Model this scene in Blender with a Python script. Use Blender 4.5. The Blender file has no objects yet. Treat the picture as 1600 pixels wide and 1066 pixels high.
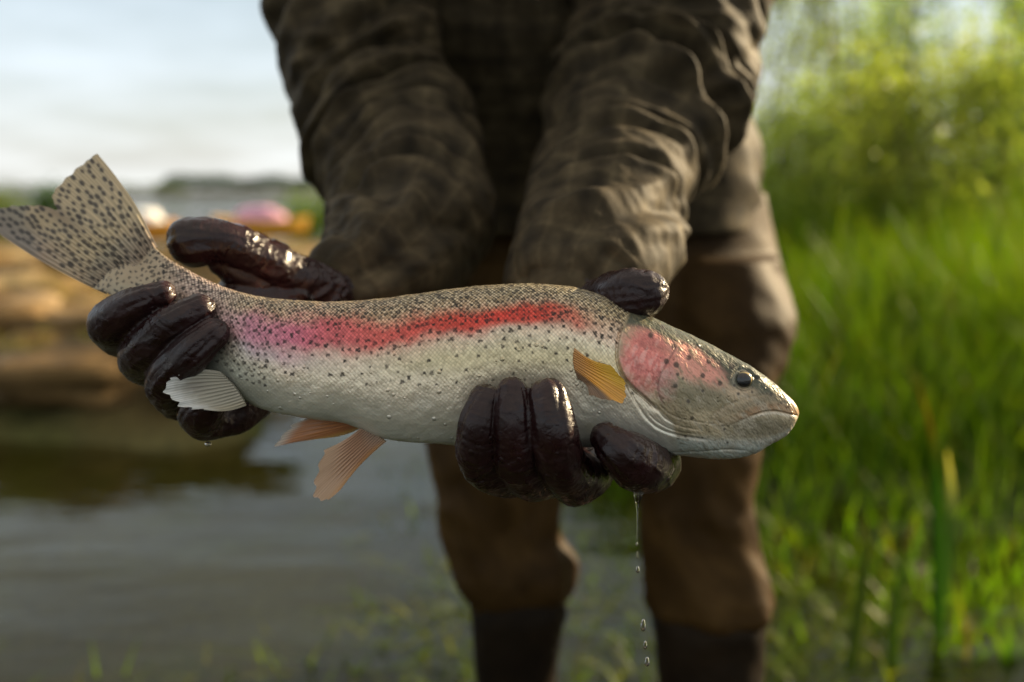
import bpy, math, random
import numpy as np
from mathutils import Vector, Matrix

random.seed(7)
RNG = np.random.default_rng(7)
SC = bpy.context.scene
COL = SC.collection

# ------------------------------------------------------------------ camera
CAM_Z, PITCH, LENS = 0.87, math.radians(8.5), 35.0
FPX = LENS / 36.0 * 1600.0
cam = bpy.data.cameras.new('camera')
cam.lens = LENS; cam.sensor_width = 36.0
cam.clip_start = 0.02; cam.clip_end = 5000
cam.dof.use_dof = True
cam.dof.focus_distance = 0.524
cam.dof.aperture_fstop = 3.6
cam.dof.aperture_blades = 0
cam_o = bpy.data.objects.new('camera', cam)
cam_o.location = (0, 0, CAM_Z)
cam_o.rotation_euler = (math.radians(90) - PITCH, 0, 0)
COL.objects.link(cam_o); SC.camera = cam_o

# ------------------------------------------------------------------ world, sun, exposure
SUN_EL, SUN_AZ = math.radians(19), math.radians(59)      # azimuth from +Y towards +X
SKY_STR = 0.05
w = bpy.data.worlds.new('World'); SC.world = w; w.use_nodes = True
nt = w.node_tree; nt.nodes.clear()
N = nt.nodes.new; L = nt.links.new
out = N('ShaderNodeOutputWorld'); bg = N('ShaderNodeBackground'); bg.inputs['Strength'].default_value = SKY_STR
sky = N('ShaderNodeTexSky'); sky.sky_type = 'NISHITA'; sky.sun_disc = False
sky.sun_elevation = SUN_EL; sky.sun_rotation = SUN_AZ; sky.dust_density = 2.0; sky.air_density = 1.2
tc = N('ShaderNodeTexCoord')
sep = N('ShaderNodeSeparateXYZ'); L(tc.outputs['Generated'], sep.inputs[0])
zc = N('ShaderNodeMath'); zc.operation = 'MAXIMUM'; L(sep.outputs['Z'], zc.inputs[0]); zc.inputs[1].default_value = 0.0
za = N('ShaderNodeMath'); za.operation = 'ADD'; L(zc.outputs[0], za.inputs[0]); za.inputs[1].default_value = 0.16
dx = N('ShaderNodeMath'); dx.operation = 'DIVIDE'; L(sep.outputs['X'], dx.inputs[0]); L(za.outputs[0], dx.inputs[1])
dy = N('ShaderNodeMath'); dy.operation = 'DIVIDE'; L(sep.outputs['Y'], dy.inputs[0]); L(za.outputs[0], dy.inputs[1])
cmb = N('ShaderNodeCombineXYZ'); L(dx.outputs[0], cmb.inputs[0]); L(dy.outputs[0], cmb.inputs[1])
nz = N('ShaderNodeTexNoise'); nz.inputs['Scale'].default_value = 1.1; nz.inputs['Detail'].default_value = 5.0
nz.inputs['Roughness'].default_value = 0.52
L(cmb.outputs[0], nz.inputs['Vector'])
cr = N('ShaderNodeValToRGB'); cr.color_ramp.elements[0].position = 0.36; cr.color_ramp.elements[1].position = 0.66
cr.color_ramp.elements[0].color = (0.55, 0.55, 0.55, 1); cr.color_ramp.elements[1].color = (0.97, 0.97, 0.97, 1)
L(nz.outputs['Fac'], cr.inputs[0])
# cloud colour: warm white at the horizon, cool white above, unseen overhead part warmed for its light
cz = N('ShaderNodeMapRange'); cz.inputs['From Max'].default_value = 0.22; L(sep.outputs['Z'], cz.inputs['Value'])
ccol = N('ShaderNodeMix'); ccol.data_type = 'RGBA'
ccol.inputs['A'].default_value = (9.0, 9.1, 8.8, 1); ccol.inputs['B'].default_value = (5.5, 7.0, 8.3, 1)
L(cz.outputs[0], ccol.inputs['Factor'])
cz2 = N('ShaderNodeMapRange'); cz2.inputs['From Min'].default_value = 0.12; cz2.inputs['From Max'].default_value = 0.6; L(sep.outputs['Z'], cz2.inputs['Value'])
ccol2 = N('ShaderNodeMix'); ccol2.data_type = 'RGBA'; ccol2.inputs['B'].default_value = (8.0, 7.4, 6.5, 1)
L(cz2.outputs[0], ccol2.inputs['Factor']); L(ccol.outputs['Result'], ccol2.inputs['A'])
mx = N('ShaderNodeMix'); mx.data_type = 'RGBA'
L(cr.outputs[0], mx.inputs['Factor']); L(sky.outputs[0], mx.inputs['A']); L(ccol2.outputs['Result'], mx.inputs['B'])
L(mx.outputs['Result'], bg.inputs['Color']); L(bg.outputs[0], out.inputs[0])

sl = bpy.data.lights.new('sun', 'SUN'); sl.energy = 5.0; sl.angle = math.radians(0.6); sl.color = (1.0, 0.79, 0.49)
so = bpy.data.objects.new('sun', sl); COL.objects.link(so)
SUN_DIR = Vector((math.sin(SUN_AZ) * math.cos(SUN_EL), math.cos(SUN_AZ) * math.cos(SUN_EL), math.sin(SUN_EL)))
so.rotation_euler = SUN_DIR.to_track_quat('Z', 'Y').to_euler()
so.location = (8, 4, 6)

SC.view_settings.view_transform = 'Standard'; SC.view_settings.look = 'None'
SC.view_settings.exposure = 1.3; SC.view_settings.gamma = 1.0
SC.view_settings.use_curve_mapping = False
SC.render.engine = 'CYCLES'
SC.cycles.max_bounces = 10; SC.cycles.transparent_max_bounces = 12
SC.cycles.caustics_reflective = False; SC.cycles.caustics_refractive = False
SC.cycles.use_denoising = True
SC.cycles.sample_clamp_indirect = 1.5; SC.cycles.sample_clamp_direct = 12.0
SC.cycles.blur_glossy = 0.6

# ------------------------------------------------------------------ helpers
cR = np.array([1.0, 0, 0])
cF = np.array([0, math.cos(PITCH), -math.sin(PITCH)])
cU = np.array([0, math.sin(PITCH), math.cos(PITCH)])
CAM = np.array([0, 0, CAM_Z])

def at(px, py, d):
    """point whose picture position is (px, py) of the 1600 px photograph, at depth d metres."""
    px = np.asarray(px, float); py = np.asarray(py, float); d = np.asarray(d, float)
    x = (px - 800) / FPX * d; y = -(py - 533) / FPX * d
    return CAM + x[..., None] * cR + y[..., None] * cU + d[..., None] * cF

def sm(a, b, x):
    t = np.clip((x - a) / (b - a), 0, 1)
    return t * t * (3 - 2 * t)

_perm = RNG.permutation(512)
def pn(P, seed=0):
    """vectorised 3D gradient noise, about -1..1"""
    P = np.asarray(P, float) + seed * 17.31
    i = np.floor(P).astype(int); f = P - i
    u = f * f * f * (f * (f * 6 - 15) + 10)
    tot = 0
    for a in (0, 1):
        for b in (0, 1):
            for c in (0, 1):
                h = _perm[(_perm[(_perm[(i[..., 0] + a) & 511] + i[..., 1] + b) & 511] + i[..., 2] + c) & 511]
                g = np.stack([np.cos(h * 2.399), np.sin(h * 2.399), np.cos(h * 1.7 + 1.0)], -1)
                d = f - np.array([a, b, c])
                wgt = (u[..., 0] if a else 1 - u[..., 0]) * (u[..., 1] if b else 1 - u[..., 1]) * (u[..., 2] if c else 1 - u[..., 2])
                tot = tot + wgt * (g * d).sum(-1)
    return tot * 1.1

def fbm(P, oct=4, seed=0, gain=0.5):
    P = np.asarray(P, float); t = 0; a = 1.0
    for k in range(oct):
        t = t + a * pn(P * (2.0 ** k), seed + k); a *= gain
    return t

def cat(pts, n):
    """Catmull-Rom resample of rows of pts to n samples, even by chord length"""
    P = np.asarray(pts, float); m = len(P)
    Q = np.vstack([2 * P[0] - P[1], P, 2 * P[-1] - P[-2]])
    k = 24; out_ = []
    for i in range(m - 1):
        p0, p1, p2, p3 = Q[i], Q[i + 1], Q[i + 2], Q[i + 3]
        t = np.linspace(0, 1, k, endpoint=False)[:, None]
        out_.append(0.5 * (2 * p1 + (p2 - p0) * t + (2 * p0 - 5 * p1 + 4 * p2 - p3) * t ** 2 + (3 * p1 - p0 - 3 * p2 + p3) * t ** 3))
    out_.append(P[-1:]); C = np.vstack(out_)
    s = np.concatenate([[0], np.cumsum(np.linalg.norm(np.diff(C, axis=0), axis=1))])
    tt = np.linspace(0, s[-1], n) if np.isscalar(n) else np.asarray(n) * s[-1]
    return np.stack([np.interp(tt, s, C[:, j]) for j in range(C.shape[1])], 1)

ORG = {}
def mesh_np(name, V, quads=None, tris=None, cols=None, smooth=True):
    me = bpy.data.meshes.new(name)
    V = np.ascontiguousarray(V, np.float32)
    q = np.zeros((0, 4), np.int32) if quads is None else np.asarray(quads, np.int32).reshape(-1, 4)
    t = np.zeros((0, 3), np.int32) if tris is None else np.asarray(tris, np.int32).reshape(-1, 3)
    me.vertices.add(len(V)); me.vertices.foreach_set('co', V.ravel())
    loops = np.concatenate([q.ravel(), t.ravel()])
    me.loops.add(len(loops)); me.loops.foreach_set('vertex_index', loops)
    starts = np.concatenate([np.arange(len(q)) * 4, len(q) * 4 + np.arange(len(t)) * 3]).astype(np.int32)
    me.polygons.add(len(starts)); me.polygons.foreach_set('loop_start', starts)
    me.update(calc_edges=True); me.validate()
    if smooth:
        me.polygons.foreach_set('use_smooth', np.ones(len(me.polygons), bool))
    if cols is not None:
        a = me.color_attributes.new('Col', 'FLOAT_COLOR', 'POINT')
        c = np.ones((len(V), 4), np.float32); c[:, :cols.shape[1]] = cols
        a.data.foreach_set('color', c.ravel())
    return me

def link(name, me, mat, parent=None, org=None):
    o = bpy.data.objects.new(name, me)
    if mat is not None and not me.materials: me.materials.append(mat)
    COL.objects.link(o)
    if parent is not None: o.parent = parent
    ORG[o.name] = np.zeros(3) if org is None else org
    return o

def orgof(o): return ORG[o.name]

def part(name, V, quads=None, tris=None, mat=None, parent=None, cols=None, smooth=True):
    """mesh child given in world coordinates; its origin is the thing's origin"""
    o0 = orgof(parent) if parent is not None else np.zeros(3)
    me = mesh_np(name, np.asarray(V) - o0, quads, tris, cols, smooth)
    return link(name, me, mat, parent, o0)

def thing_mesh(name, V, base, quads=None, tris=None, mat=None, cols=None, smooth=True):
    base = np.asarray(base, float)
    me = mesh_np(name, np.asarray(V) - base, quads, tris, cols, smooth)
    o = link(name, me, mat, None, base); o.location = base
    return o

def empty(name, base):
    o = bpy.data.objects.new(name, None); o.location = base; COL.objects.link(o)
    o.empty_display_size = 0.05
    ORG[o.name] = np.asarray(base, float); return o

def tag(o, label=None, cat_=None, group=None, kind=None):
    if label: o['label'] = label
    if cat_: o['category'] = cat_
    if group: o['group'] = group
    if kind: o['kind'] = kind
    return o

def gridquads(n, m, wrap=False):
    """n rows by m columns; wrap closes the columns"""
    i = np.arange(n - 1)[:, None]; j = np.arange(m if wrap else m - 1)[None, :]
    j2 = (j + 1) % m
    return np.stack([i * m + j, i * m + j2, (i + 1) * m + j2, (i + 1) * m + j], -1).reshape(-1, 4)

def frames(C):
    T = np.gradient(C, axis=0); T /= np.linalg.norm(T, axis=1)[:, None] + 1e-12
    U = np.zeros_like(C)
    a = np.array([0.0, -1, 0.05]); u = a - T[0] * a.dot(T[0]); u /= np.linalg.norm(u); U[0] = u
    for i in range(1, len(C)):
        u = U[i - 1] - T[i] * U[i - 1].dot(T[i]); U[i] = u / np.linalg.norm(u)
    return T, U, np.cross(T, U)

def tube(C, R, seg, disp=None, caps=True, flat=None):
    """swept tube with round ends.  disp(sarc, theta) in metres is added to the radius."""
    T, U, W = frames(C); n = len(C)
    R = np.asarray(R, float)
    th = np.linspace(0, 2 * np.pi, seg, endpoint=False)
    s = np.concatenate([[0], np.cumsum(np.linalg.norm(np.diff(C, axis=0), axis=1))])
    rr = np.repeat(R[:, None], seg, 1)
    if disp is not None: rr = rr + disp(s[:, None] + 0 * th, th[None, :] + 0 * s[:, None])
    V = C[:, None, :] + rr[..., None] * (np.cos(th)[None, :, None] * U[:, None, :] + np.sin(th)[None, :, None] * W[:, None, :])
    V = V.reshape(-1, 3); Q = gridquads(n, seg, True); tri = []
    if caps:
        k = 6
        for end, sgn in ((0, -1), (n - 1, 1)):
            prev = np.arange(seg) + end * seg
            for a in range(1, k):
                ph = a / k * np.pi / 2
                ring = C[end] + sgn * T[end] * R[end] * math.sin(ph) + rr[end][:, None] * math.cos(ph) * (np.cos(th)[:, None] * U[end] + np.sin(th)[:, None] * W[end])
                idx = len(V) + np.arange(seg); V = np.vstack([V, ring])
                q = np.stack([prev, np.roll(prev, -1), np.roll(idx, -1), idx], 1)
                Q = np.vstack([Q, q if sgn > 0 else q[:, ::-1]]); prev = idx
            V = np.vstack([V, C[end] + sgn * T[end] * R[end]]); p = len(V) - 1
            t = np.stack([prev, np.roll(prev, -1), np.full(seg, p)], 1)
            tri.append(t if sgn > 0 else t[:, ::-1])
    tri = np.vstack(tri) if tri else np.zeros((0, 3), int)
    return V, Q, tri

def pxtube(rows, n, seg, disp=None, caps=True):
    """rows (px, py, depth, radius in px)"""
    rows = np.asarray(rows, float)
    P = at(rows[:, 0], rows[:, 1], rows[:, 2]); r = rows[:, 3] / FPX * rows[:, 2]
    K = cat(np.hstack([P, r[:, None]]), n)
    return tube(K[:, :3], K[:, 3], seg, disp, caps)

def joinparts(lst):
    V = []; Q = []; T = []; k = 0
    for v, q, t in lst:
        V.append(v); Q.append(np.asarray(q).reshape(-1, 4) + k); T.append(np.asarray(t).reshape(-1, 3) + k); k += len(v)
    return np.vstack(V), np.vstack(Q), np.vstack(T)

def remesh(V, Q, T, voxel, smooth_it=4, smooth_f=0.5):
    me = mesh_np('tmp', V, Q, T)
    o = bpy.data.objects.new('tmp', me); COL.objects.link(o)
    m = o.modifiers.new('r', 'REMESH'); m.mode = 'VOXEL'; m.voxel_size = voxel; m.use_smooth_shade = True
    if smooth_it:
        s = o.modifiers.new('s', 'SMOOTH'); s.iterations = smooth_it; s.factor = smooth_f
    dg = bpy.context.evaluated_depsgraph_get(); ev = o.evaluated_get(dg)
    m2 = bpy.data.meshes.new_from_object(ev)
    n = len(m2.vertices); v = np.zeros(n * 3, np.float32); m2.vertices.foreach_get('co', v)
    nn = np.zeros(n * 3, np.float32); m2.vertices.foreach_get('normal', nn)
    nl = len(m2.loops); li = np.zeros(nl, np.int32); m2.loops.foreach_get('vertex_index', li)
    lt = np.zeros(len(m2.polygons), np.int32); m2.polygons.foreach_get('loop_total', lt)
    ls = np.zeros(len(m2.polygons), np.int32); m2.polygons.foreach_get('loop_start', ls)
    q = li[(ls[lt == 4][:, None] + np.arange(4))]; t = li[(ls[lt == 3][:, None] + np.arange(3))]
    bpy.data.objects.remove(o); bpy.data.meshes.remove(me); bpy.data.meshes.remove(m2)
    return v.reshape(-1, 3).astype(float), q, t, nn.reshape(-1, 3).astype(float)

def polydist(X, Y, pts, n=60):
    """distance (px) from points to a smooth polyline, with its sign (left/right) and the position along it"""
    C = cat(np.asarray(pts, float), n)
    best = np.full(X.shape, 1e9); sg = np.zeros(X.shape); tt = np.zeros(X.shape)
    for i in range(n - 1):
        a, b = C[i], C[i + 1]; d = b - a; l2 = d.dot(d) + 1e-9
        t = np.clip(((X - a[0]) * d[0] + (Y - a[1]) * d[1]) / l2, 0, 1)
        ex = X - a[0] - t * d[0]; ey = Y - a[1] - t * d[1]; dd = np.hypot(ex, ey)
        m = dd < best
        best = np.where(m, dd, best); sg = np.where(m, np.sign(d[0] * ey - d[1] * ex), sg); tt = np.where(m, (i + t) / (n - 1), tt)
    return best, sg, tt

# ------------------------------------------------------------------ materials
def mat(name):
    m = bpy.data.materials.new(name); m.use_nodes = True
    n = m.node_tree; b = n.nodes['Principled BSDF']
    return m, n, b

def noise_node(n, scale, detail=3, rough=0.5, vec=None, dist=0.0):
    t = n.nodes.new('ShaderNodeTexNoise'); t.inputs['Scale'].default_value = scale
    t.inputs['Detail'].default_value = detail; t.inputs['Roughness'].default_value = rough; t.inputs['Distortion'].default_value = dist
    if vec is not None: n.links.new(vec, t.inputs['Vector'])
    return t

def ramp(n, src, stops):
    r = n.nodes.new('ShaderNodeValToRGB'); e = r.color_ramp.elements
    while len(e) < len(stops): e.new(0.5)
    for k, (p, c) in enumerate(stops):
        e[k].position = p; e[k].color = (*c, 1)
    n.links.new(src, r.inputs[0]); return r

def bump(n, b, src, strength, dist=0.01, prev=None):
    k = n.nodes.new('ShaderNodeBump'); k.inputs['Strength'].default_value = strength; k.inputs['Distance'].default_value = dist
    n.links.new(src, k.inputs['Height'])
    if prev: n.links.new(prev.outputs[0], k.inputs['Normal'])
    n.links.new(k.outputs[0], b.inputs['Normal']); return k

def objcoord(n):
    return n.nodes.new('ShaderNodeTexCoord').outputs['Object']

def M_cloth(name, c0, c1, c2, rough=0.8, scale=18, weave=900, sheen=0.01, check=False, spec=0.16):
    m, n, b = mat(name); oc = objcoord(n)
    t = noise_node(n, scale, 6, 0.62, oc, 0.4)
    r = ramp(n, t.outputs['Fac'], [(0.32, c0), (0.5, c1), (0.70, c2)])
    n.links.new(r.outputs[0], b.inputs['Base Color'])
    b.inputs['Roughness'].default_value = rough; b.inputs['Specular IOR Level'].default_value = spec
    b.inputs['Sheen Weight'].default_value = sheen; b.inputs['Sheen Roughness'].default_value = 0.5
    if check:
        a = n.nodes.new('ShaderNodeVertexColor'); a.layer_name = 'Col'
        g = n.nodes.new('ShaderNodeMix'); g.data_type = 'RGBA'; g.blend_type = 'MULTIPLY'; g.inputs['Factor'].default_value = 1.0
        n.links.new(r.outputs[0], g.inputs['A']); n.links.new(a.outputs['Color'], g.inputs['B']); n.links.new(g.outputs['Result'], b.inputs['Base Color'])
    t2 = noise_node(n, 120, 4, 0.6, oc); k = bump(n, b, t2.outputs['Fac'], 0.35, 0.002)
    t3 = noise_node(n, weave, 2, 0.5, oc); bump(n, b, t3.outputs['Fac'], 0.25, 0.0006, k)
    return m

MAT = {}
MAT['jacket'] = M_cloth('waxed_cloth', (0.028, 0.0215, 0.0120), (0.051, 0.0390, 0.0215), (0.092, 0.072, 0.041), 0.68, 34, check=True, spec=0.12)
MAT['trousers'] = M_cloth('wader_cloth', (0.022, 0.0114, 0.0030), (0.042, 0.0225, 0.0062), (0.080, 0.0445, 0.0130), 0.60, 9, 900, 0.0, spec=0.08)
MAT['boot'] = M_cloth('boot_rubber', (0.006, 0.0040, 0.0022), (0.012, 0.0078, 0.0042), (0.022, 0.0145, 0.0078), 0.55, 10, 300, 0.0, spec=0.06)
MAT['skin'] = M_cloth('skin', (0.42, 0.25, 0.17), (0.46, 0.28, 0.19), (0.5, 0.31, 0.22), 0.5, 30, 400, 0.0)
MAT['hair'] = M_cloth('hair', (0.03, 0.02, 0.012), (0.04, 0.026, 0.016), (0.06, 0.04, 0.025), 0.6, 60, 300, 0.0)

def beads(n, b, oc, k, scale, frac):
    """small water beads standing on a wet surface"""
    v = n.nodes.new('ShaderNodeTexVoronoi'); v.inputs['Scale'].default_value = scale; n.links.new(oc, v.inputs['Vector'])
    sp = n.nodes.new('ShaderNodeSeparateColor'); n.links.new(v.outputs['Color'], sp.inputs[0])
    r = n.nodes.new('ShaderNodeMath'); r.operation = 'MULTIPLY_ADD'; r.inputs[1].default_value = 0.5 / frac; r.inputs[2].default_value = 0.5 - 0.5 / frac
    n.links.new(sp.outputs[0], r.inputs[0])                    # bead radius, below zero for most cells
    d = n.nodes.new('ShaderNodeMath'); d.operation = 'SUBTRACT'; d.use_clamp = True
    n.links.new(r.outputs[0], d.inputs[0]); n.links.new(v.outputs['Distance'], d.inputs[1])
    q = n.nodes.new('ShaderNodeMath'); q.operation = 'POWER'; q.inputs[1].default_value = 0.5; n.links.new(d.outputs[0], q.inputs[0])
    return bump(n, b, q.outputs[0], 0.8, 0.0016, k)

def M_glove():
    m, n, b = mat('wet_rubber'); oc = objcoord(n)
    t = noise_node(n, 40, 5, 0.6, oc, 0.6)
    r = ramp(n, t.outputs['Fac'], [(0.3, (0.010, 0.0030, 0.0034)), (0.55, (0.018, 0.0052, 0.0056)), (0.75, (0.030, 0.0095, 0.0098))])
    n.links.new(r.outputs[0], b.inputs['Base Color'])
    t1 = noise_node(n, 55, 3, 0.5, oc, 1.0)
    rr = n.nodes.new('ShaderNodeMapRange'); rr.inputs['From Min'].default_value = 0.35; rr.inputs['From Max'].default_value = 0.65
    rr.inputs['To Min'].default_value = 0.15; rr.inputs['To Max'].default_value = 0.5
    n.links.new(t1.outputs['Fac'], rr.inputs['Value']); n.links.new(rr.outputs[0], b.inputs['Roughness'])
    b.inputs['Specular IOR Level'].default_value = 0.30
    b.inputs['Coat Weight'].default_value = 0.18; b.inputs['Coat Roughness'].default_value = 0.14
    t2 = noise_node(n, 150, 4, 0.55, oc, 1.2); k = bump(n, b, t2.outputs['Fac'], 0.40, 0.003)
    t3 = noise_node(n, 900, 2, 0.5, oc); k = bump(n, b, t3.outputs['Fac'], 0.12, 0.0006, k)
    beads(n, b, oc, k, 210, 0.30)
    return m
MAT['glove'] = M_glove()

def M_fish():
    m, n, b = mat('trout_skin')
    a = n.nodes.new('ShaderNodeVertexColor'); a.layer_name = 'Col'
    n.links.new(a.outputs['Color'], b.inputs['Base Color'])
    b.inputs['Roughness'].default_value = 0.36; b.inputs['Specular IOR Level'].default_value = 0.30
    b.inputs['Metallic'].default_value = 0.10
    b.inputs['Coat Weight'].default_value = 0.12; b.inputs['Coat Roughness'].default_value = 0.10
    b.inputs['Subsurface Weight'].default_value = 0.08
    b.inputs['Subsurface Radius'].default_value = (0.006, 0.003, 0.002); b.inputs['Subsurface Scale'].default_value = 0.5
    oc = objcoord(n); t = noise_node(n, 1400, 3, 0.6, oc); k = bump(n, b, t.outputs['Fac'], 0.15, 0.0004)
    n.links.new(a.outputs['Alpha'], b.inputs['Metallic'])
    beads(n, b, oc, k, 330, 0.10)
    return m
MAT['fish'] = M_fish()

def M_fin(tr_=0.34):
    m, n, b = mat('fin_membrane')
    a = n.nodes.new('ShaderNodeVertexColor'); a.layer_name = 'Col'
    n.links.new(a.outputs['Color'], b.inputs['Base Color'])
    b.inputs['Roughness'].default_value = 0.35; b.inputs['Coat Weight'].default_value = 0.4; b.inputs['Coat Roughness'].default_value = 0.15
    tr = n.nodes.new('ShaderNodeBsdfTranslucent'); n.links.new(a.outputs['Color'], tr.inputs['Color'])
    mix = n.nodes.new('ShaderNodeMixShader'); mix.inputs[0].default_value = tr_
    n.links.new(b.outputs[0], mix.inputs[1]); n.links.new(tr.outputs[0], mix.inputs[2])
    n.links.new(mix.outputs[0], n.nodes['Material Output'].inputs['Surface'])
    return m
MAT['fin'] = M_fin(); MAT['body_fin'] = M_fin(0.12)

def M_eye():
    m, n, b = mat('fish_eye')
    a = n.nodes.new('ShaderNodeVertexColor'); a.layer_name = 'Col'
    n.links.new(a.outputs['Color'], b.inputs['Base Color'])
    b.inputs['Roughness'].default_value = 0.25; b.inputs['Coat Weight'].default_value = 0.6; b.inputs['Coat Roughness'].default_value = 0.02
    return m
MAT['eye'] = M_eye()

def M_leaf(name, transl=0.5, rough=0.45):
    m, n, b = mat(name)
    a = n.nodes.new('ShaderNodeVertexColor'); a.layer_name = 'Col'
    n.links.new(a.outputs['Color'], b.inputs['Base Color']); b.inputs['Roughness'].default_value = rough; b.inputs['Specular IOR Level'].default_value = 0.2
    tr = n.nodes.new('ShaderNodeBsdfTranslucent')
    g = n.nodes.new('ShaderNodeMix'); g.data_type = 'RGBA'; g.blend_type = 'MULTIPLY'; g.inputs['Factor'].default_value = 1.0
    n.links.new(a.outputs['Color'], g.inputs['A']); g.inputs['B'].default_value = (1.25, 1.5, 0.40, 1)
    n.links.new(g.outputs['Result'], tr.inputs['Color'])
    mix = n.nodes.new('ShaderNodeMixShader'); mix.inputs[0].default_value = transl
    n.links.new(b.outputs[0], mix.inputs[1]); n.links.new(tr.outputs[0], mix.inputs[2])
    n.links.new(mix.outputs[0], n.nodes['Material Output'].inputs['Surface'])
    return m
MAT['leaf'] = M_leaf('leaf', 0.6)
MAT['grass'] = M_leaf('grass_blade', 0.5)

def M_vcol(name, rough=0.85, nscale=30, bstr=0.4, spec=0.3):
    m, n, b = mat(name)
    a = n.nodes.new('ShaderNodeVertexColor'); a.layer_name = 'Col'
    oc = objcoord(n); t = noise_node(n, nscale, 6, 0.65, oc)
    r = ramp(n, t.outputs['Fac'], [(0.3, (0.6, 0.6, 0.6)), (0.7, (1.35, 1.35, 1.35))])
    g = n.nodes.new('ShaderNodeMix'); g.data_type = 'RGBA'; g.blend_type = 'MULTIPLY'; g.inputs['Factor'].default_value = 1.0
    n.links.new(a.outputs['Color'], g.inputs['A']); n.links.new(r.outputs[0], g.inputs['B'])
    n.links.new(g.outputs['Result'], b.inputs['Base Color'])
    b.inputs['Roughness'].default_value = rough; b.inputs['Specular IOR Level'].default_value = spec
    bump(n, b, t.outputs['Fac'], bstr, 0.02)
    return m
MAT['ground'] = M_vcol('ground_soil')
MAT['bark'] = M_cloth('bark', (0.06, 0.045, 0.03), (0.10, 0.075, 0.05), (0.15, 0.12, 0.085), 0.9, 25, 200, 0.0)

def M_water():
    m, n, b = mat('lake_water'); nd = n.nodes
    nd.remove(b)
    oc = objcoord(n)
    mp = nd.new('ShaderNodeMapping'); mp.inputs['Scale'].default_value = (0.30, 0.8, 1.0); mp.inputs['Rotation'].default_value = (0, 0, -0.25)
    n.links.new(oc, mp.inputs['Vector'])
    t1 = noise_node(n, 3.2, 3, 0.5, mp.outputs[0], 0.3); t2 = noise_node(n, 14, 3, 0.5, mp.outputs[0], 0.2)
    ad = nd.new('ShaderNodeMath'); ad.operation = 'MULTIPLY_ADD'; ad.inputs[1].default_value = 0.18
    n.links.new(t2.outputs['Fac'], ad.inputs[0]); n.links.new(t1.outputs['Fac'], ad.inputs[2])
    k = nd.new('ShaderNodeBump'); k.inputs['Strength'].default_value = 0.32; k.inputs['Distance'].default_value = 0.06
    n.links.new(ad.outputs[0], k.inputs['Height'])
    fr = nd.new('ShaderNodeFresnel'); fr.inputs['IOR'].default_value = 1.33; n.links.new(k.outputs[0], fr.inputs['Normal'])
    gl = nd.new('ShaderNodeBsdfGlossy'); gl.inputs['Roughness'].default_value = 0.03; n.links.new(k.outputs[0], gl.inputs['Normal'])
    tr = nd.new('ShaderNodeBsdfTransparent'); tr.inputs['Color'].default_value = (0.86, 0.82, 0.60, 1)
    mix = nd.new('ShaderNodeMixShader'); n.links.new(fr.outputs[0], mix.inputs[0])
    n.links.new(tr.outputs[0], mix.inputs[1]); n.links.new(gl.outputs[0], mix.inputs[2])
    n.links.new(mix.outputs[0], nd['Material Output'].inputs['Surface'])
    return m
MAT['water'] = M_water()

def M_drop():
    m, n, b = mat('water_drop')
    b.inputs['Base Color'].default_value = (1, 1, 1, 1); b.inputs['Roughness'].default_value = 0.0
    b.inputs['IOR'].default_value = 1.33; b.inputs['Transmission Weight'].default_value = 1.0
    return m
MAT['drop'] = M_drop()

def M_plain(name, c, rough=0.5):
    m, n, b = mat(name); oc = objcoord(n); t = noise_node(n, 6, 5, 0.6, oc)
    r = ramp(n, t.outputs['Fac'], [(0.3, tuple(x * 0.8 for x in c)), (0.7, c)])
    n.links.new(r.outputs[0], b.inputs['Base Color']); b.inputs['Roughness'].default_value = rough
    return m

# ------------------------------------------------------------------ the setting: ground, water
def axis(lo, hi, d0, lo_in, hi_in, grow=1.14):
    a = list(np.arange(lo_in, hi_in + 1e-6, d0)); d = d0
    x = a[-1]
    while x < hi: d *= grow; x += d; a.append(x)
    x = a[0]; d = d0
    while x > lo: d *= grow; x -= d; a.insert(0, x)
    return np.array(a)

def bank_mask(x, y):
    nn = pn(np.stack([x * 1.3, y * 0.4, 0 * x], -1), 3)
    yb = 3.2 + 0.40 * nn + 0.12 * pn(np.stack([x * 4, y * 1.5, 0 * x], -1), 4)
    xb = -0.85 - 0.125 * (y - 3.3) + 0.15 * pn(np.stack([y * 1.1, x * 0, 0 * x], -1), 5)
    return sm(yb - 0.05, yb + 0.65, y) * sm(xb + 0.18, xb - 0.12, x) * (1 - sm(13, 18, y))

def shore_x(y):
    return np.interp(y, [-3, 1.5, 3, 5, 8, 20, 60, 300], [0.3, 0.16, 0.14, -0.2, -0.6, -1.6, -9.0, -70])

def hgt(x, y):
    P = np.stack([x, y, 0 * x], -1)
    bed = -0.13 - 0.9 * sm(14, 40, np.hypot(x, y - 2)) + 0.02 * fbm(P * 2.5, 3, 11)
    d = x - shore_x(y) + 0.18 * pn(P * 1.2, 12)
    land = -0.03 + 0.05 * sm(2.2, 3.2, y) + 0.10 * sm(0.6, 2.2, d) * sm(2.2, 4, y) + 0.35 * sm(2, 12, d) + 0.035 * fbm(P * 4, 3, 14) + 0.05 * pn(P * 1.7, 15)
    r = sm(-0.35, 0.45, d)
    h = bed * (1 - r) + land * r
    bk = bank_mask(x, y)
    top = 0.18 + 0.11 * fbm(P * 1.3, 4, 21) + 0.07 * fbm(P * 4.2, 4, 22)
    h = h * (1 - bk) + top * bk
    far = sm(235, 300, y - 0.10 * x)
    return h * (1 - far) + (1.2 + 0.8 * pn(P * 0.01, 30)) * far

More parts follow.
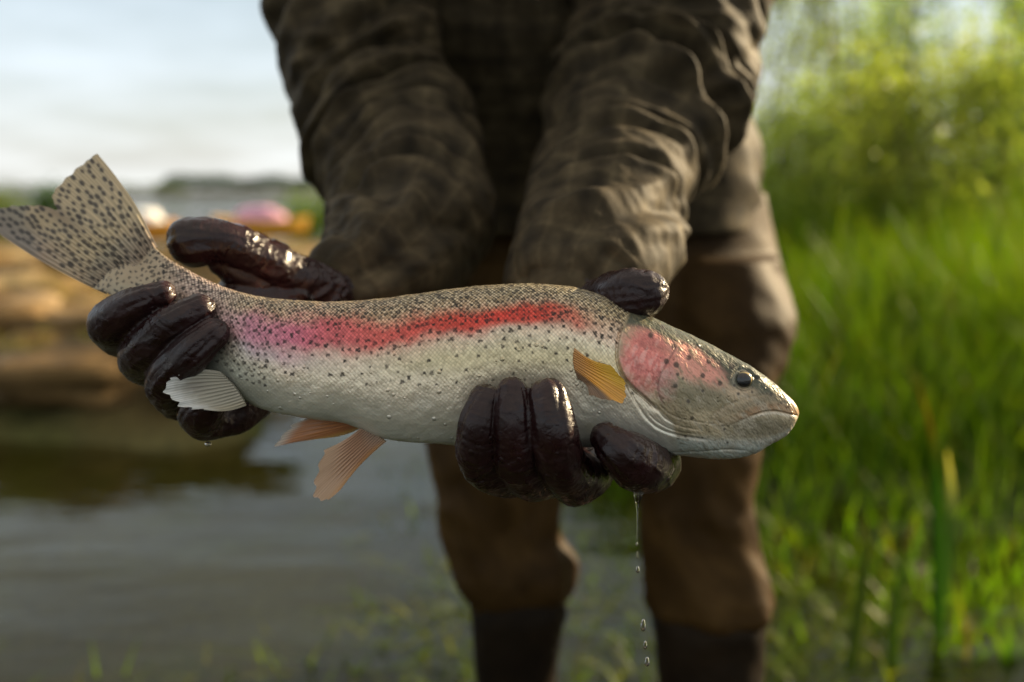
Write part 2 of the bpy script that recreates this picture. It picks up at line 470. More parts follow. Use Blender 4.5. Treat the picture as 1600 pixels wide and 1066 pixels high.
gx = axis(-900, 900, 0.055, -5.2, 4.6); gy = axis(-60, 1400, 0.055, 0.6, 9.0)
GX, GY = np.meshgrid(gx, gy)
GZ = hgt(GX, GY)
P = np.stack([GX, GY, 0 * GX], -1)
bk = bank_mask(GX, GY)[..., None]
n1 = fbm(P * 1.1, 5, 40)[..., None]; n2 = fbm(P * 3.2, 4, 50)[..., None]
mud = np.array([0.040, 0.040, 0.016]) * (1 + 0.5 * n2)
bedc = np.array([0.105, 0.106, 0.028]) * (1 + 0.5 * n1) + np.array([0.012, 0.04, -0.006]) * np.clip(n2, 0, 1)
dist = (GX - shore_x(GY))[..., None]
rr = sm(-0.3, 0.4, dist)
bedc = bedc * (1 - 0.85 * sm(9, 20, np.hypot(GX, GY))[..., None])
gc = bedc * (1 - rr) + mud * rr
ochre = np.array([0.16, 0.092, 0.020]); tan = np.array([0.29, 0.21, 0.10]); drk = np.array([0.045, 0.030, 0.010])
bc = ochre + (tan - ochre) * sm(0.05, 0.5, n1); bc = bc + (drk - bc) * np.clip(sm(-0.05, 0.4, n2 - 0.5 * n1) + 0.75 * sm(4.4, 3.5, GY[..., None]), 0, 1)  # random dark blotches, plus the shade of the near front painted in
gc = gc * (1 - bk) + bc * bk
ground = part('ground', np.stack([GX, GY, GZ], -1).reshape(-1, 3), gridquads(len(gy), len(gx)), None, MAT['ground'], None, np.clip(gc, 0.004, 1).reshape(-1, 3))
tag(ground, 'brown earth, mud bank and lake bed under the shallow water', 'ground', kind='structure')

wx = axis(-900, 900, 0.5, -6, 6, 1.25); wy = axis(-50, 1400, 0.5, 0, 12, 1.25)
WX, WY = np.meshgrid(wx, wy)
water = part('lake_water', np.stack([WX, WY, 0 * WX], -1).reshape(-1, 3), gridquads(len(wy), len(wx)), None, MAT['water'], None)
tag(water, 'shallow rippled lake water reflecting the pale sky', 'water', kind='structure')

# ------------------------------------------------------------------ vegetation
def blades(xy, z0, hh, ww, lean, colbase, seed, segs=3, tipcol=None):
    """many grass blades as one mesh; each a curved tapering strip"""
    r = np.random.default_rng(seed); n = len(xy)
    az = r.uniform(0, 2 * np.pi, n); ln = lean * r.uniform(0.15, 1.0, n)
    face = az + np.pi / 2 + r.normal(0, 0.5, n)
    V = np.zeros((n, segs + 1, 2, 3)); C = np.zeros((n, segs + 1, 2, 3))
    for k in range(segs + 1):
        t = k / segs
        off = (ln * hh) * t ** 2
        cx = xy[:, 0] + np.cos(az) * off; cy = xy[:, 1] + np.sin(az) * off; cz = z0 + hh * (t - 0.25 * ln * t ** 2)
        wd = ww * (1 - t ** 1.6) * 0.5 + 0.0006
        for s, sg in ((0, -1), (1, 1)):
            V[:, k, s] = np.stack([cx + sg * wd * np.cos(face), cy + sg * wd * np.sin(face), cz], 1)
            c = colbase
            if tipcol is not None: c = colbase + (tipcol - colbase) * (sm(0.45, 1.0, np.full(n, t)) * r.uniform(0, 1, n) ** 2)[:, None]
            C[:, k, s] = c
    idx = np.arange(n * (segs + 1) * 2).reshape(n, segs + 1, 2)
    Q = np.stack([idx[:, :-1, 0], idx[:, :-1, 1], idx[:, 1:, 1], idx[:, 1:, 0]], -1).reshape(-1, 4)
    return V.reshape(-1, 3), Q, C.reshape(-1, 3)

def grass_colors(n, r, xy):
    a = np.array([0.066, 0.150, 0.005]); b = np.array([0.135, 0.205, 0.007]); c = np.array([0.035, 0.115, 0.008]); d = np.array([0.17, 0.14, 0.015])
    t = r.uniform(0, 1, n)[:, None]; col = a + (b - a) * t
    k = sm(0.0, 0.5, pn(np.stack([xy[:, 0] * 0.9, xy[:, 1] * 0.9, 0 * xy[:, 0]], -1), 61))[:, None]
    col = col + (c - col) * k * 0.7
    dead = (r.uniform(0, 1, n) < 0.06)[:, None]
    return np.where(dead, d, col)

r = np.random.default_rng(3)
n = 130000
yy = 1.75 + 8.5 * r.uniform(0, 1, n) ** 1.25
xx = r.uniform(-0.25, 0.72, n) * (yy + 0.9)
den = 0.5 + 0.9 * pn(np.stack([xx * 1.6, yy * 1.6, 0 * xx], -1), 71)
d = xx - shore_x(yy)
keep = (d > -0.15) & (r.uniform(0, 1, n) < den + sm(0.3, 1.8, d) * 0.7) & (r.uniform(0, 1, n) < 0.17 + 0.83 * sm(2.5, 3.8, yy))
xy = np.stack([xx, yy], 1)[keep]; d = d[keep]
hh = (0.13 + 0.39 * sm(2.2, 3.6, xy[:, 1]) + 0.38 * sm(3.2, 6, xy[:, 1])) * r.uniform(0.55, 1.25, len(xy)) * (0.6 + 0.4 * sm(0, 0.7, d))
V, Q, C = blades(xy, hgt(xy[:, 0], xy[:, 1]) - 0.02, hh, r.uniform(0.0045, 0.009, len(xy)), 0.75, grass_colors(len(xy), r, xy), 5, 3, np.array([0.18, 0.17, 0.012]))
go = part('marsh_grass', V, Q, None, MAT['grass'], None, C); tag(go, 'tall bright green marsh grass along the right shore', 'grass', kind='stuff')

# weeds in the shallows, lying on and just under the surface
n = 15000
yy = 1.5 + 2.4 * r.uniform(0, 1, n) ** 1.2; xx = r.uniform(-0.62, 0.35, n) * (yy + 0.4)
den = pn(np.stack([xx * 1.8, yy * 2.2, 0 * xx], -1), 81) + 1.05 * sm(-0.5, 0.15, xx) - 0.30 + 0.35 * sm(2.2, 1.7, yy) * sm(-1.0, -0.2, xx)
keep = r.uniform(-0.1, 0.9, n) < den
xy = np.stack([xx, yy], 1)[keep]; m_ = len(xy)
col = np.array([0.115, 0.165, 0.010]) * r.uniform(0.6, 1.4, (m_, 1)) + np.array([0.06, 0.02, 0]) * (r.uniform(0, 1, (m_, 1)) < 0.25)
V, Q, C = blades(xy, np.full(m_, -0.05), r.uniform(0.05, 0.12, m_), r.uniform(0.005, 0.012, m_), 3.2, col, 6, 4)
wo = part('water_weed', V, Q, None, MAT['grass'], None, C); tag(wo, 'green water weed floating in the shallows round the boots', 'weed', kind='stuff')

# dry grass on the mud bank
n = 9000
yy = 3.3 + 11 * r.uniform(0, 1, n) ** 1.6; xx = -0.6 * yy + r.uniform(-0.2, 0.5, n) * yy
keep = (bank_mask(xx, yy) > 0.7) & (pn(np.stack([xx * 1.4, yy * 0.8, 0 * xx], -1), 91) > 0.02)
xy = np.stack([xx, yy], 1)[keep]; m_ = len(xy)
col = np.where(r.uniform(0, 1, (m_, 1)) < 0.35, np.array([0.10, 0.11, 0.02]), np.array([0.33, 0.24, 0.10])) * r.uniform(0.6, 1.2, (m_, 1))
V, Q, C = blades(xy, hgt(xy[:, 0], xy[:, 1]) - 0.01, r.uniform(0.04, 0.12, m_), r.uniform(0.004, 0.008, m_), 1.2, col, 8, 2)
do = part('dry_grass', V, Q, None, MAT['grass'], None, C); tag(do, 'short dry grass growing on the brown mud bank', 'grass', kind='stuff')

def leaf_cards(P, size, cols, seed, droop=0.2):
    """leaf sized pointed quads at P"""
    r = np.random.default_rng(seed); n = len(P)
    a = r.normal(0, 1, (n, 3)); a[:, 2] -= droop; a /= np.linalg.norm(a, axis=1)[:, None]
    b = np.cross(a, r.normal(0, 1, (n, 3))); b /= np.linalg.norm(b, axis=1)[:, None]
    s = size[:, None]
    nrm = np.cross(a, b)
    V = np.stack([P - a * s, P + b * s * 0.36 + nrm * s * 0.12, P + a * s, P - b * s * 0.36 + nrm * s * 0.12], 1).reshape(-1, 3)
    Q = np.arange(n * 4).reshape(-1, 4)
    return V, Q, np.repeat(cols, 4, 0)

def shrub(name, x, y, h, wd, seed, label, base=(0.085, 0.125, 0.014), group=None, cat_='shrub', nl=2600, leaf=0.035, stems=4, low=0.15):
    r = np.random.default_rng(seed); z = float(hgt(np.array([x]), np.array([y]))[0]) - 0.03
    root = empty(name, (x, y, z)); tag(root, label, cat_, group)
    pts = []; lst = []
    for k in range(stems):
        az = r.uniform(0, 6.28); sp = wd * 0.5 * r.uniform(0.1, 0.75) * (0 if stems == 1 else 1)
        top = np.array([x + math.cos(az) * sp, y + math.sin(az) * sp, z + h * r.uniform(0.75, 1.0)])
        b0 = np.array([x + math.cos(az) * 0.05, y + math.sin(az) * 0.05, z])
        mid = (b0 + top) / 2 + r.normal(0, 0.05 * h, 3) * [1, 1, 0.2]
        C = cat(np.vstack([b0, mid, top]), 14); R = np.linspace(0.011 * h / 2, 0.002, 14)
        lst.append(tube(C, R, 6)); pts.append(C[3:])
        for q in range(9):
            i = r.integers(3, 13); az2 = r.uniform(0, 6.28); l2 = wd * r.uniform(0.2, 0.5) * (1.15 - 0.6 * i / 13)
            e = C[i] + np.array([math.cos(az2) * l2, math.sin(az2) * l2, l2 * r.uniform(0.2, 0.9)])
            C2 = cat(np.vstack([C[i], (C[i] + e) / 2 + r.normal(0, 0.02, 3), e]), 7)
            lst.append(tube(C2, np.linspace(R[i] * 0.6 + 0.001, 0.002, 7), 5)); pts.append(C2[2:])
    V, Q, T = joinparts(lst); part('trunk', V, Q, T, MAT['bark'], root)
    A = np.vstack(pts); A = A[A[:, 2] > z + low * h]
    P = A[r.integers(0, len(A), nl)] + r.normal(0, 1, (nl, 3)) * wd * np.array([0.10, 0.10, 0.13])
    P = P[P[:, 2] > z + 0.05]
    c = np.array(base) * r.uniform(0.55, 1.35, (len(P), 1)) * (1 + 0.35 * pn(P * 3.0 / max(wd, 0.5), 7)[:, None])
    V, Q, C = leaf_cards(P, leaf * r.uniform(0.6, 1.3, len(P)), np.clip(c, 0.005, 1), seed)
    part('crown', V, Q, None, MAT['leaf'], root, C, smooth=False)
    return root

# far shore wood: reads as one mass
def far_wood(name, x0, x1, y, h0, seed, base, label):
    r = np.random.default_rng(seed); n = 5200
    x = r.uniform(x0, x1, n); env = h0 * (0.62 + 0.5 * np.abs(pn(np.stack([x / (h0 * 1.6), 0 * x, 0 * x], -1), seed))) * sm(0, 0.10, (x - x0) / (x1 - x0)) ** 0.5 * sm(0, 0.06, (x1 - x) / (x1 - x0)) ** 0.5
    z = hgt(x, np.full(n, float(y))) + env * r.uniform(0, 1, n) ** 0.7
    P = np.stack([x, y + r.uniform(-1, 1, n) * h0 * 0.7, np.maximum(z, 0.1)], 1)
    c = np.array(base) * r.uniform(0.6, 1.3, (n, 1))
    V, Q, C = leaf_cards(P, h0 * 0.10 * r.uniform(0.6, 1.5, n), c, seed)
    o = part(name, V, Q, None, MAT['leaf'], None, C, smooth=False); tag(o, label, 'wood', kind='stuff'); return o

def wx_at(px, y): return (px - 800) / FPX * y
far_wood('far_wood', wx_at(250, 300), wx_at(560, 300), 300, 5.2, 21, (0.030, 0.060, 0.022), 'dark green wood along the far shore of the lake')
far_wood('far_wood', wx_at(-300, 290), wx_at(300, 290), 290, 3.0, 22, (0.09, 0.12, 0.02), 'low yellow green wood along the far left shore')

shrub('shrub', wx_at(8, 26), 26, 1.35, 1.5, 31, 'yellow green bush on the left lake edge beside the fish tail', (0.13, 0.16, 0.015), 'bushes on the lake edge', leaf=0.08, nl=1500)
shrub('shrub', wx_at(80, 30), 30, 1.6, 1.9, 32, 'dark green bush on the lake edge behind the fish tail', (0.035, 0.075, 0.018), 'bushes on the lake edge', leaf=0.09, nl=1800)
shrub('shrub', wx_at(160, 33), 33, 1.25, 1.7, 33, 'small mid green bush on the lake edge right of the dark bush', (0.05, 0.09, 0.02), 'bushes on the lake edge', leaf=0.09, nl=1300)
shrub('shrub', wx_at(-60, 30), 30, 1.6, 2.0, 36, 'green bush on the lake edge at the left border of the view', (0.06, 0.10, 0.02), 'bushes on the lake edge', leaf=0.09, nl=1300)
shrub('shrub', wx_at(500, 19), 19, 0.95, 1.5, 34, 'bright green bush beside the left jacket sleeve', (0.12, 0.17, 0.015), 'bushes on the lake edge', leaf=0.06, nl=1800)
shrub('shrub', wx_at(462, 24), 24, 0.85, 1.0, 35, 'low dull green bush just left of the bright green bush', (0.08, 0.12, 0.015), 'bushes on the lake edge', leaf=0.06, nl=900)

YG, MG, DG, BG = (0.33, 0.34, 0.09), (0.29, 0.33, 0.12), (0.22, 0.29, 0.11), (0.24, 0.30, 0.15)  # leaf colours paled, hazy light put into the colour
willows = [
 (1262, 6.2, 2.45, 0.85, YG, 'tall narrow yellow green willow next to the jacket sleeve'),
 (1330, 7.5, 1.95, 1.1, MG, 'green willow right of the narrow yellow green one'),
 (1415, 6.6, 2.35, 0.95, DG, 'dark green slender willow rising to the top in the middle of the right bushes'),
 (1470, 7.8, 2.0, 1.2, MG, 'loose mid green willow behind the dark slender one'),
 (1555, 6.8, 2.2, 0.55, BG, 'thin blue green willow shoot before the sky at the far right'),
 (1605, 5.6, 1.55, 1.1, DG, 'broad dark blue green bush at the right border'),
 (1500, 5.4, 1.35, 1.0, YG, 'low yellow green bush in front of the right willows'),
 (1380, 5.2, 1.25, 1.0, YG, 'low yellow green bush standing in the grass below the dark willow'),
 (1240, 5.4, 1.25, 0.9, MG, 'low green bush close beside the jacket hip'),
 (1300, 9.0, 1.9, 1.6, MG, 'wide green bush farthest back behind the willows'),
 (1640, 7.8, 2.2, 1.3, MG, 'tall green bush cut by the right border'),
]
for k, (px, y, h, wd, c, lab) in enumerate(willows):
    shrub('willow_shrub', wx_at(px, y), y, h * 1.2, wd * 0.85, 100 + k, lab, c, 'willow bushes on the right shore', nl=3800, leaf=0.027, stems=7)

def plant_blade(name, rows, w0, col, tip, label, tipw=0.6):
    P = np.array([at(*q) for q in rows]); C = cat(P, 20); n = len(C)
    t = np.linspace(0, 1, n); wd = w0 * (1 - t ** 3 * (1 - 0.1)) * 0.5
    e = np.array([0.9, -0.3, 0.0]); thick = np.array([0.2, 0.8, 0.1]) * w0 * 0.18
    V = np.stack([C - e * wd[:, None], C + thick * (1 - t[:, None]), C + e * wd[:, None], C - thick * (1 - t[:, None])], 1).reshape(-1, 3)
    c = np.array(col) + (np.array(tip) - np.array(col)) * sm(tipw, 1.0, t)[:, None]
    o = thing_mesh(name, V, C[0], gridquads(n, 4, True), None, MAT['grass'], np.repeat(c, 4, 0)); tag(o, label, 'sedge', 'sedge blades in the shallow water'); return o
def gz(px, py, d):  # the depth point is kept; helper only for readability
    return (px, py, d)
plant_blade('sedge_blade', [(1468, 1010, 1.95), (1466, 860, 1.93), (1462, 740, 1.90), (1452, 660, 1.86), (1436, 606, 1.84)], 0.024, (0.07, 0.15, 0.012), (0.30, 0.17, 0.02), 'tall sedge blade with an orange tip right of the fish head')
plant_blade('sedge_blade', [(1470, 980, 2.05), (1482, 860, 2.05), (1486, 770, 2.04), (1480, 705, 2.02)], 0.026, (0.08, 0.14, 0.02), (0.75, 0.62, 0.36), 'sedge blade with a pale dry tip beside the tallest blade', 0.55)
plant_blade('sedge_blade', [(1330, 1050, 1.8), (1345, 940, 1.8), (1352, 860, 1.8), (1350, 790, 1.8)], 0.022, (0.10, 0.15, 0.012), (0.20, 0.18, 0.02), 'short green sedge blade standing in the water near the right boot')
plant_blade('sedge_blade', [(1395, 1040, 1.85), (1400, 960, 1.85), (1412, 880, 1.85), (1432, 800, 1.86)], 0.02, (0.09, 0.14, 0.012), (0.26, 0.17, 0.02), 'sedge blade leaning right between the short blade and the tallest')

# ------------------------------------------------------------------ two small boats drawn up on the far side of the bank
def boat(px, py_keel, d, length, beam, depth_, rot, hullc, bandc, coverc, label):
    base = at(px, py_keel, d); root = empty('boat', base); tag(root, label, 'boat')
    ca, sa = math.cos(rot), math.sin(rot); Rm = np.array([[ca, -sa, 0], [sa, ca, 0], [0, 0, 1]])
    n, m_ = 33, 17; t = np.linspace(-1, 1, n); ph = np.linspace(-1, 1, m_)
    bw = beam / 2 * (1 - np.abs(t) ** 2.6) + 0.02; sheer = depth_ * (1 + 0.28 * t ** 2); keel = depth_ * 0.35 * np.abs(t) ** 4
    def sect(scale, zoff, lo, hi):
        pp = np.linspace(lo, hi, m_); V = []
        for i in range(n):
            a = pp * np.pi / 2
            yv = bw[i] * np.sign(np.sin(a)) * np.abs(np.sin(a)) ** 0.6 * scale
            zv = keel[i] + (sheer[i] - keel[i]) * (1 - np.abs(np.cos(a)) ** 0.8) + zoff
            V.append(np.stack([np.full(m_, t[i] * length / 2), yv, zv], 1))
        return np.vstack(V)
    W = lambda V: V @ Rm.T + base
    part('hull', W(sect(1.0, 0, -1, 1)), gridquads(n, m_), None, M_plain('hull_paint', hullc, 0.35), root)
    for s in (-1, 1):   # gunwale rails
        C = np.stack([t * length / 2, s * bw, sheer], 1); V, Q, T = tube(W(C), np.full(n, 0.03), 8); part('gunwale', V, Q, T, M_plain('rail_paint', bandc, 0.4), root)
    cm = M_plain('band_paint', bandc, 0.4)
    for s in (-1, 1):
        V = []
        for i in range(n):
            for f in (0.25, 0.62):
                a = s * np.arccos((1 - f) ** (1 / 0.8)); V.append([t[i] * length / 2, bw[i] * np.sign(np.sin(a)) * abs(np.sin(a)) ** 0.6 + s * 0.012, keel[i] + (sheer[i] - keel[i]) * f])
        part('stripe', W(np.array(V)), gridquads(n, 2), None, cm, root)
    for q in (-0.4, 0.1, 0.5):
        i = int((q + 1) / 2 * (n - 1)); x0 = t[i] * length / 2; b_ = bw[i] * 0.95; z = sheer[i] * 0.8
        V = np.array([[x0 + a, b, z + c] for a in (-0.1, 0.1) for b in (-b_, b_) for c in (0, 0.03)])
        F = [[0, 1, 3, 2], [4, 6, 7, 5], [0, 4, 5, 1], [2, 3, 7, 6], [0, 2, 6, 4], [1, 5, 7, 3]]
        part('thwart', W(V), F, None, M_plain('thwart_wood', (0.3, 0.2, 0.1), 0.6), root, smooth=False)
    if coverc is not None:
        u = np.linspace(0, 2 * np.pi, 28, endpoint=False); V = []
        for k in range(9):
            f = k / 8 * np.pi / 2; rr_ = math.cos(f)
            x = 0.28 * length * rr_ * np.cos(u); y = beam * 0.42 * rr_ * np.sin(u); z = depth_ * 1.05 + math.sin(f) * depth_ * 1.0 + 0.05 * np.sin(3 * u + k) * rr_
            V.append(np.stack([x, y, z], 1))
        part('cover', W(np.vstack(V)), gridquads(9, 28, True), None, M_plain('cover_cloth', coverc, 0.8), root)
    return root
def rock(x, y, sx, sy, sz, seed, rot):
    n, m_ = 14, 20; f = np.linspace(0, np.pi, n)[:, None]; t = np.linspace(0, 2 * np.pi, m_, endpoint=False)[None]
    S = np.stack([np.sin(f) * np.cos(t), np.sin(f) * np.sin(t), np.cos(f) + 0 * t], -1).reshape(-1, 3)
    k = 1 + 0.55 * fbm(S * 1.4, 4, seed)[:, None]
    V = S * k; V = np.sign(V) * np.abs(V) ** 0.85 * np.array([sx, sy, sz])
    c, s_ = math.cos(rot), math.sin(rot); V = V @ np.array([[c, s_, 0], [-s_, c, 0], [0, 0, 1]])
    z = float(hgt(np.array([x]), np.array([y]))[0]); base = np.array([x, y, z + sz * 0.25])
    cl = np.array([0.14, 0.085, 0.030]) * (1 + 0.7 * fbm(V * 5, 3, seed + 2))[:, None] + np.array([0.12, 0.10, 0.07]) * sm(0.1, 0.5, fbm(V * 3, 2, seed + 5))[:, None]
    o = thing_mesh('rock', V + base, base, gridquads(n, m_, True), None, MAT['ground'], np.clip(cl, 0.01, 0.6))
    tag(o, 'brown half buried rock on the muddy bank left of the person', 'rock', 'rocks on the mud bank'); return o
rr_ = np.random.default_rng(44)
ORD = ['leftmost', 'second from left', 'third from left', 'fourth from left', 'fifth from left', 'sixth from left']
for row, y0, cnt in (('front', 3.7, 4), ('middle', 5.2, 4), ('farthest', 8.0, 3)):
    for k_ in range(cnt):
        f_ = (k_ + 0.5 + rr_.uniform(-0.25, 0.25)) / cnt
        y_ = y0 + rr_.uniform(-0.15, 0.25); x_ = y_ * (-0.56 + 0.30 * f_); q_ = rr_.uniform(0.10, 0.22) * (0.75 + 0.11 * y_)
        o = rock(x_, y_, q_ * rr_.uniform(1, 1.9), q_, q_ * rr_.uniform(0.22, 0.5), 700 + int(y0 * 10) + k_, rr_.uniform(-0.5, 0.5))
        o['label'] = 'brown half buried rock, %s in the %s row on the mud bank' % (ORD[k_], row)
boat(228, 378, 15.0, 1.15, 0.7, 0.24, -0.5, (0.80, 0.42, 0.05), (0.80, 0.33, 0.03), (0.85, 0.84, 0.80), 'orange boat with a white cover on the bank behind the fish tail')
boat(408, 372, 15.6, 1.5, 0.7, 0.24, -0.08, (0.75, 0.34, 0.03), (0.80, 0.45, 0.05), (0.70, 0.36, 0.50), 'orange boat with a pink cover beyond the thumb of the left glove')

# ------------------------------------------------------------------ the person
def fold_noise(s, th, seed, freq=30, amp=0.006, twist=0.02, ph=0.0, stretch=1.0):
    a = s + twist * np.sin(th - ph)
    w1 = pn(np.stack([a * 7, np.cos(th) * 0.7, np.sin(th) * 0.7], -1), seed + 9)
    f1 = pn(np.stack([a * freq + 1.2 * w1, np.cos(th) * stretch * 0.85, np.sin(th) * stretch * 0.85], -1), seed)
    f2 = pn(np.stack([a * freq * 2.1 + 1.2 * w1, np.cos(th) * 1.5 * stretch, np.sin(th) * 1.5 * stretch], -1), seed + 3)
    rid = lambda f: 1 - np.sqrt(f * f * 2.4 + 0.022)
    return amp * 1.15 * (rid(f1) - 0.35 + 0.22 * (rid(f2) - 0.35)) + amp * 0.6 * w1

def crease(s, th, s0, w, a, th0, spread, k=0.0):
    x = (s - s0 - k * np.sin(th - th0)) / w
    win = np.exp(-((np.angle(np.exp(1j * (th - th0)))) / spread) ** 2)
    return win * a * (-np.exp(-x * x) + 0.7 * np.exp(-(x - 1.7) ** 2) + 0.6 * np.exp(-(x + 1.7) ** 2))

# body under the clothes: one continuous skinned figure
pel = at(925, 420, 1.24); foot_l = at(800, 1330, 1.20); foot_r = at(1105, 1330, 1.20)
bj = {
 'pelvis': (pel, 0.105), 'belly': (at(900, 250, 1.19), 0.10), 'chest': (at(850, 20, 1.10), 0.115), 'upper_chest': (at(820, -150, 1.03), 0.10),
 'neck': (at(800, -300, 0.97), 0.05), 'skull_base': (at(800, -390, 0.93), 0.062), 'skull': (at(800, -500, 0.90), 0.078), 'crown': (at(800, -600, 0.90), 0.05),
 'sh_l': (at(562, -150, 1.01), 0.045), 'el_l': (at(622, 245, 0.915), 0.034), 'fa_l': (at(642, 330, 0.82), 0.032), 'wr_l': (at(525, 444, 0.685), 0.018),
 'sh_r': (at(1052, -150, 1.01), 0.045), 'el_r': (at(1000, 190, 0.915), 0.036), 'wr_r': (at(884, 470, 0.668), 0.018),
 'hip_l': (at(800, 470, 1.22), 0.075), 'kn_l': (at(775, 760, 1.16), 0.045), 'an_l': (at(805, 1180, 1.16), 0.035), 'toe_l': (at(790, 1270, 1.02), 0.02),
 'hip_r': (at(1080, 470, 1.22), 0.075), 'kn_r': (at(1092, 760, 1.16), 0.045), 'an_r': (at(1108, 1180, 1.16), 0.035), 'toe_r': (at(1130, 1270, 1.02), 0.02)}
bones = [('pelvis', 'belly'), ('belly', 'chest'), ('chest', 'upper_chest'), ('upper_chest', 'neck'), ('neck', 'skull_base'), ('skull_base', 'skull'), ('skull', 'crown'),
 ('upper_chest', 'sh_l'), ('sh_l', 'el_l'), ('el_l', 'fa_l'), ('fa_l', 'wr_l'), ('upper_chest', 'sh_r'), ('sh_r', 'el_r'), ('el_r', 'wr_r'),
 ('pelvis', 'hip_l'), ('hip_l', 'kn_l'), ('kn_l', 'an_l'), ('an_l', 'toe_l'), ('pelvis', 'hip_r'), ('hip_r', 'kn_r'), ('kn_r', 'an_r'), ('an_r', 'toe_r')]
lst = []
for a, b in bones:
    (p, ra), (q, rb) = bj[a], bj[b]; nn = 8
    t = np.linspace(0, 1, nn)[:, None]; lst.append(tube(p + (q - p) * t, ra + (rb - ra) * t[:, 0], 20))
sk = bj['skull'][0]
lst.append(tube(np.array([sk + [0, -0.075, -0.01], sk + [0, -0.095, -0.035]]), [0.012, 0.010], 10))       # nose
for s in (-1, 1): lst.append(tube(np.array([sk + [s * 0.074, 0, -0.03], sk + [s * 0.084, 0.01, 0.005]]), [0.012, 0.016], 10))
V, Q, T = joinparts(lst); V, Q, T, _n = remesh(V, Q, T, 0.009, 4)
base = np.array([0.08, 1.2, -0.12])
person = thing_mesh('person', V, base, Q, T, MAT['skin'])
tag(person, 'person in dark olive jacket, brown waders and wet dark gloves holding the trout', 'person')
th = np.linspace(0, 2 * np.pi, 40, endpoint=False); V = []
for k in range(10):
    f = -0.25 + k / 9 * (np.pi / 2 + 0.25)
    V.append(np.stack([0.088 * math.cos(f) * np.cos(th), 0.02 + 0.098 * math.cos(f) * np.sin(th), 0.03 + 0.10 * math.sin(f) + 0 * th], 1) + sk)
V = np.vstack(V); V += 0.004 * fbm(V * 60, 3, 4)[:, None]
part('hair', V, gridquads(10, 40, True), None, MAT['hair'], person)

def table_loft(rows, n, seg, dfac=0.8, disp=None, close=True):
    """rows (py, left, right, depth): horizontal rings seen from the camera"""
    K = cat(np.asarray(rows, float), n)
    C = at((K[:, 1] + K[:, 2]) / 2, K[:, 0], K[:, 3]); R = (K[:, 2] - K[:, 1]) / 2 / FPX * K[:, 3]
    th = np.linspace(0, 2 * np.pi, seg, endpoint=False)
    s = np.concatenate([[0], np.cumsum(np.linalg.norm(np.diff(C, axis=0), axis=1))])
    rr = np.repeat(R[:, None], seg, 1)
    if disp is not None: rr = rr + disp(s[:, None] + 0 * th, th[None] + 0 * s[:, None])
    V = C[:, None] + rr[..., None] * (np.cos(th)[None, :, None] * np.array([1.0, 0, 0]) + dfac * np.sin(th)[None, :, None] * np.array([0, -1.0, 0]))
    V = V.reshape(-1, 3); Q = gridquads(n, seg, True); T = np.zeros((0, 3), int)
    if close:
        V = np.vstack([V, C[0], C[-1]]); a = np.arange(seg); b = a + (n - 1) * seg
        T = np.vstack([np.stack([a, np.full(seg, len(V) - 2), np.roll(a, -1)], 1), np.stack([b, np.roll(b, -1), np.full(seg, len(V) - 1)], 1)])
    return V, Q, T, s

def check_cols(V, u, w):
    def ln(x, per, wd): return np.exp(-((np.abs((x / per) % 1.0 - 0.5) * per) / wd) ** 2)
    u = u + 0.003 * pn(V * 18, 88); w = w + 0.003 * pn(V * 18, 89)
    k = 1 - 0.30 * ln(u, 0.034, 0.006) - 0.30 * ln(w, 0.034, 0.006) + 0.35 * ln(u + 0.012, 0.034, 0.0016) + 0.35 * ln(w + 0.012, 0.034, 0.0016)
    k = k * (1 + 0.22 * fbm(V * 70, 2, 90))
    return np.clip(k, 0.3, 1.6)[:, None] * np.array([1.0, 0.985, 0.95])
def grid_check(V, n, seg, rad):
    G = V[:n * seg].reshape(n, seg, 3); c = G.mean(1); sa = np.concatenate([[0], np.cumsum(np.linalg.norm(np.diff(c, axis=0), axis=1))])
    u = np.zeros(len(V)); w = np.zeros(len(V)); u[:n * seg] = np.repeat(sa, seg); w[:n * seg] = np.tile(np.linspace(0, 2 * np.pi * rad, seg, endpoint=False), n)
    u[n * seg:] = sa[-1]
    return check_cols(V, u, w)
# jacket body (front in the dark between the arms), hem over the hips
def jd(s, th):
    d = fold_noise(s, th, 200, 11, 0.010, 0.05, 1.0, 1.4)
    d = d + 0.006 * np.sin(th * 5 + 9 * s) * sm(0.25, 0.5, s)
    return d
V, Q, T, _s = table_loft([(-260, 700, 900, 1.02), (-215, 600, 1010, 1.03), (-120, 575, 1080, 1.06), (40, 560, 1120, 1.11), (160, 560, 1160, 1.17), (230, 552, 1188, 1.205), (300, 545, 1190, 1.23), (352, 548, 1184, 1.24), (362, 560, 1172, 1.24)], 190, 220, 0.62, jd)
jacket = part('jacket', V, Q, T, MAT['jacket'], person, grid_check(V, 190, 220, 0.20))
# zip placket and collar of the jacket
def surf_front(px, py, d): return at(px, py, d)
rows = [(862, -200, 0.93), (866, 0, 0.985), (868, 120, 1.035), (866, 230, 1.07), (860, 330, 1.095)]
C = cat(np.array([at(*q) for q in rows]), 40)
def strip(C, w, t):
    n = len(C); e = np.array([w / 2, 0, 0]); f = np.array([0, -t, 0]); b = np.array([0, 0.05, 0])
    V = np.stack([C - e + b, C - e + f * 0.6, C - e * 0.7 + f, C + e * 0.7 + f, C + e + f * 0.6, C + e + b], 1).reshape(-1, 3)
    return V, gridquads(n, 6, True)
V, Q = strip(C, 0.026, 0.006); V += 0.002 * fbm(V * 30, 2, 77)[:, None]
part('placket', V, Q, None, MAT['jacket'], jacket, np.ones((len(V), 3)) * 0.8)

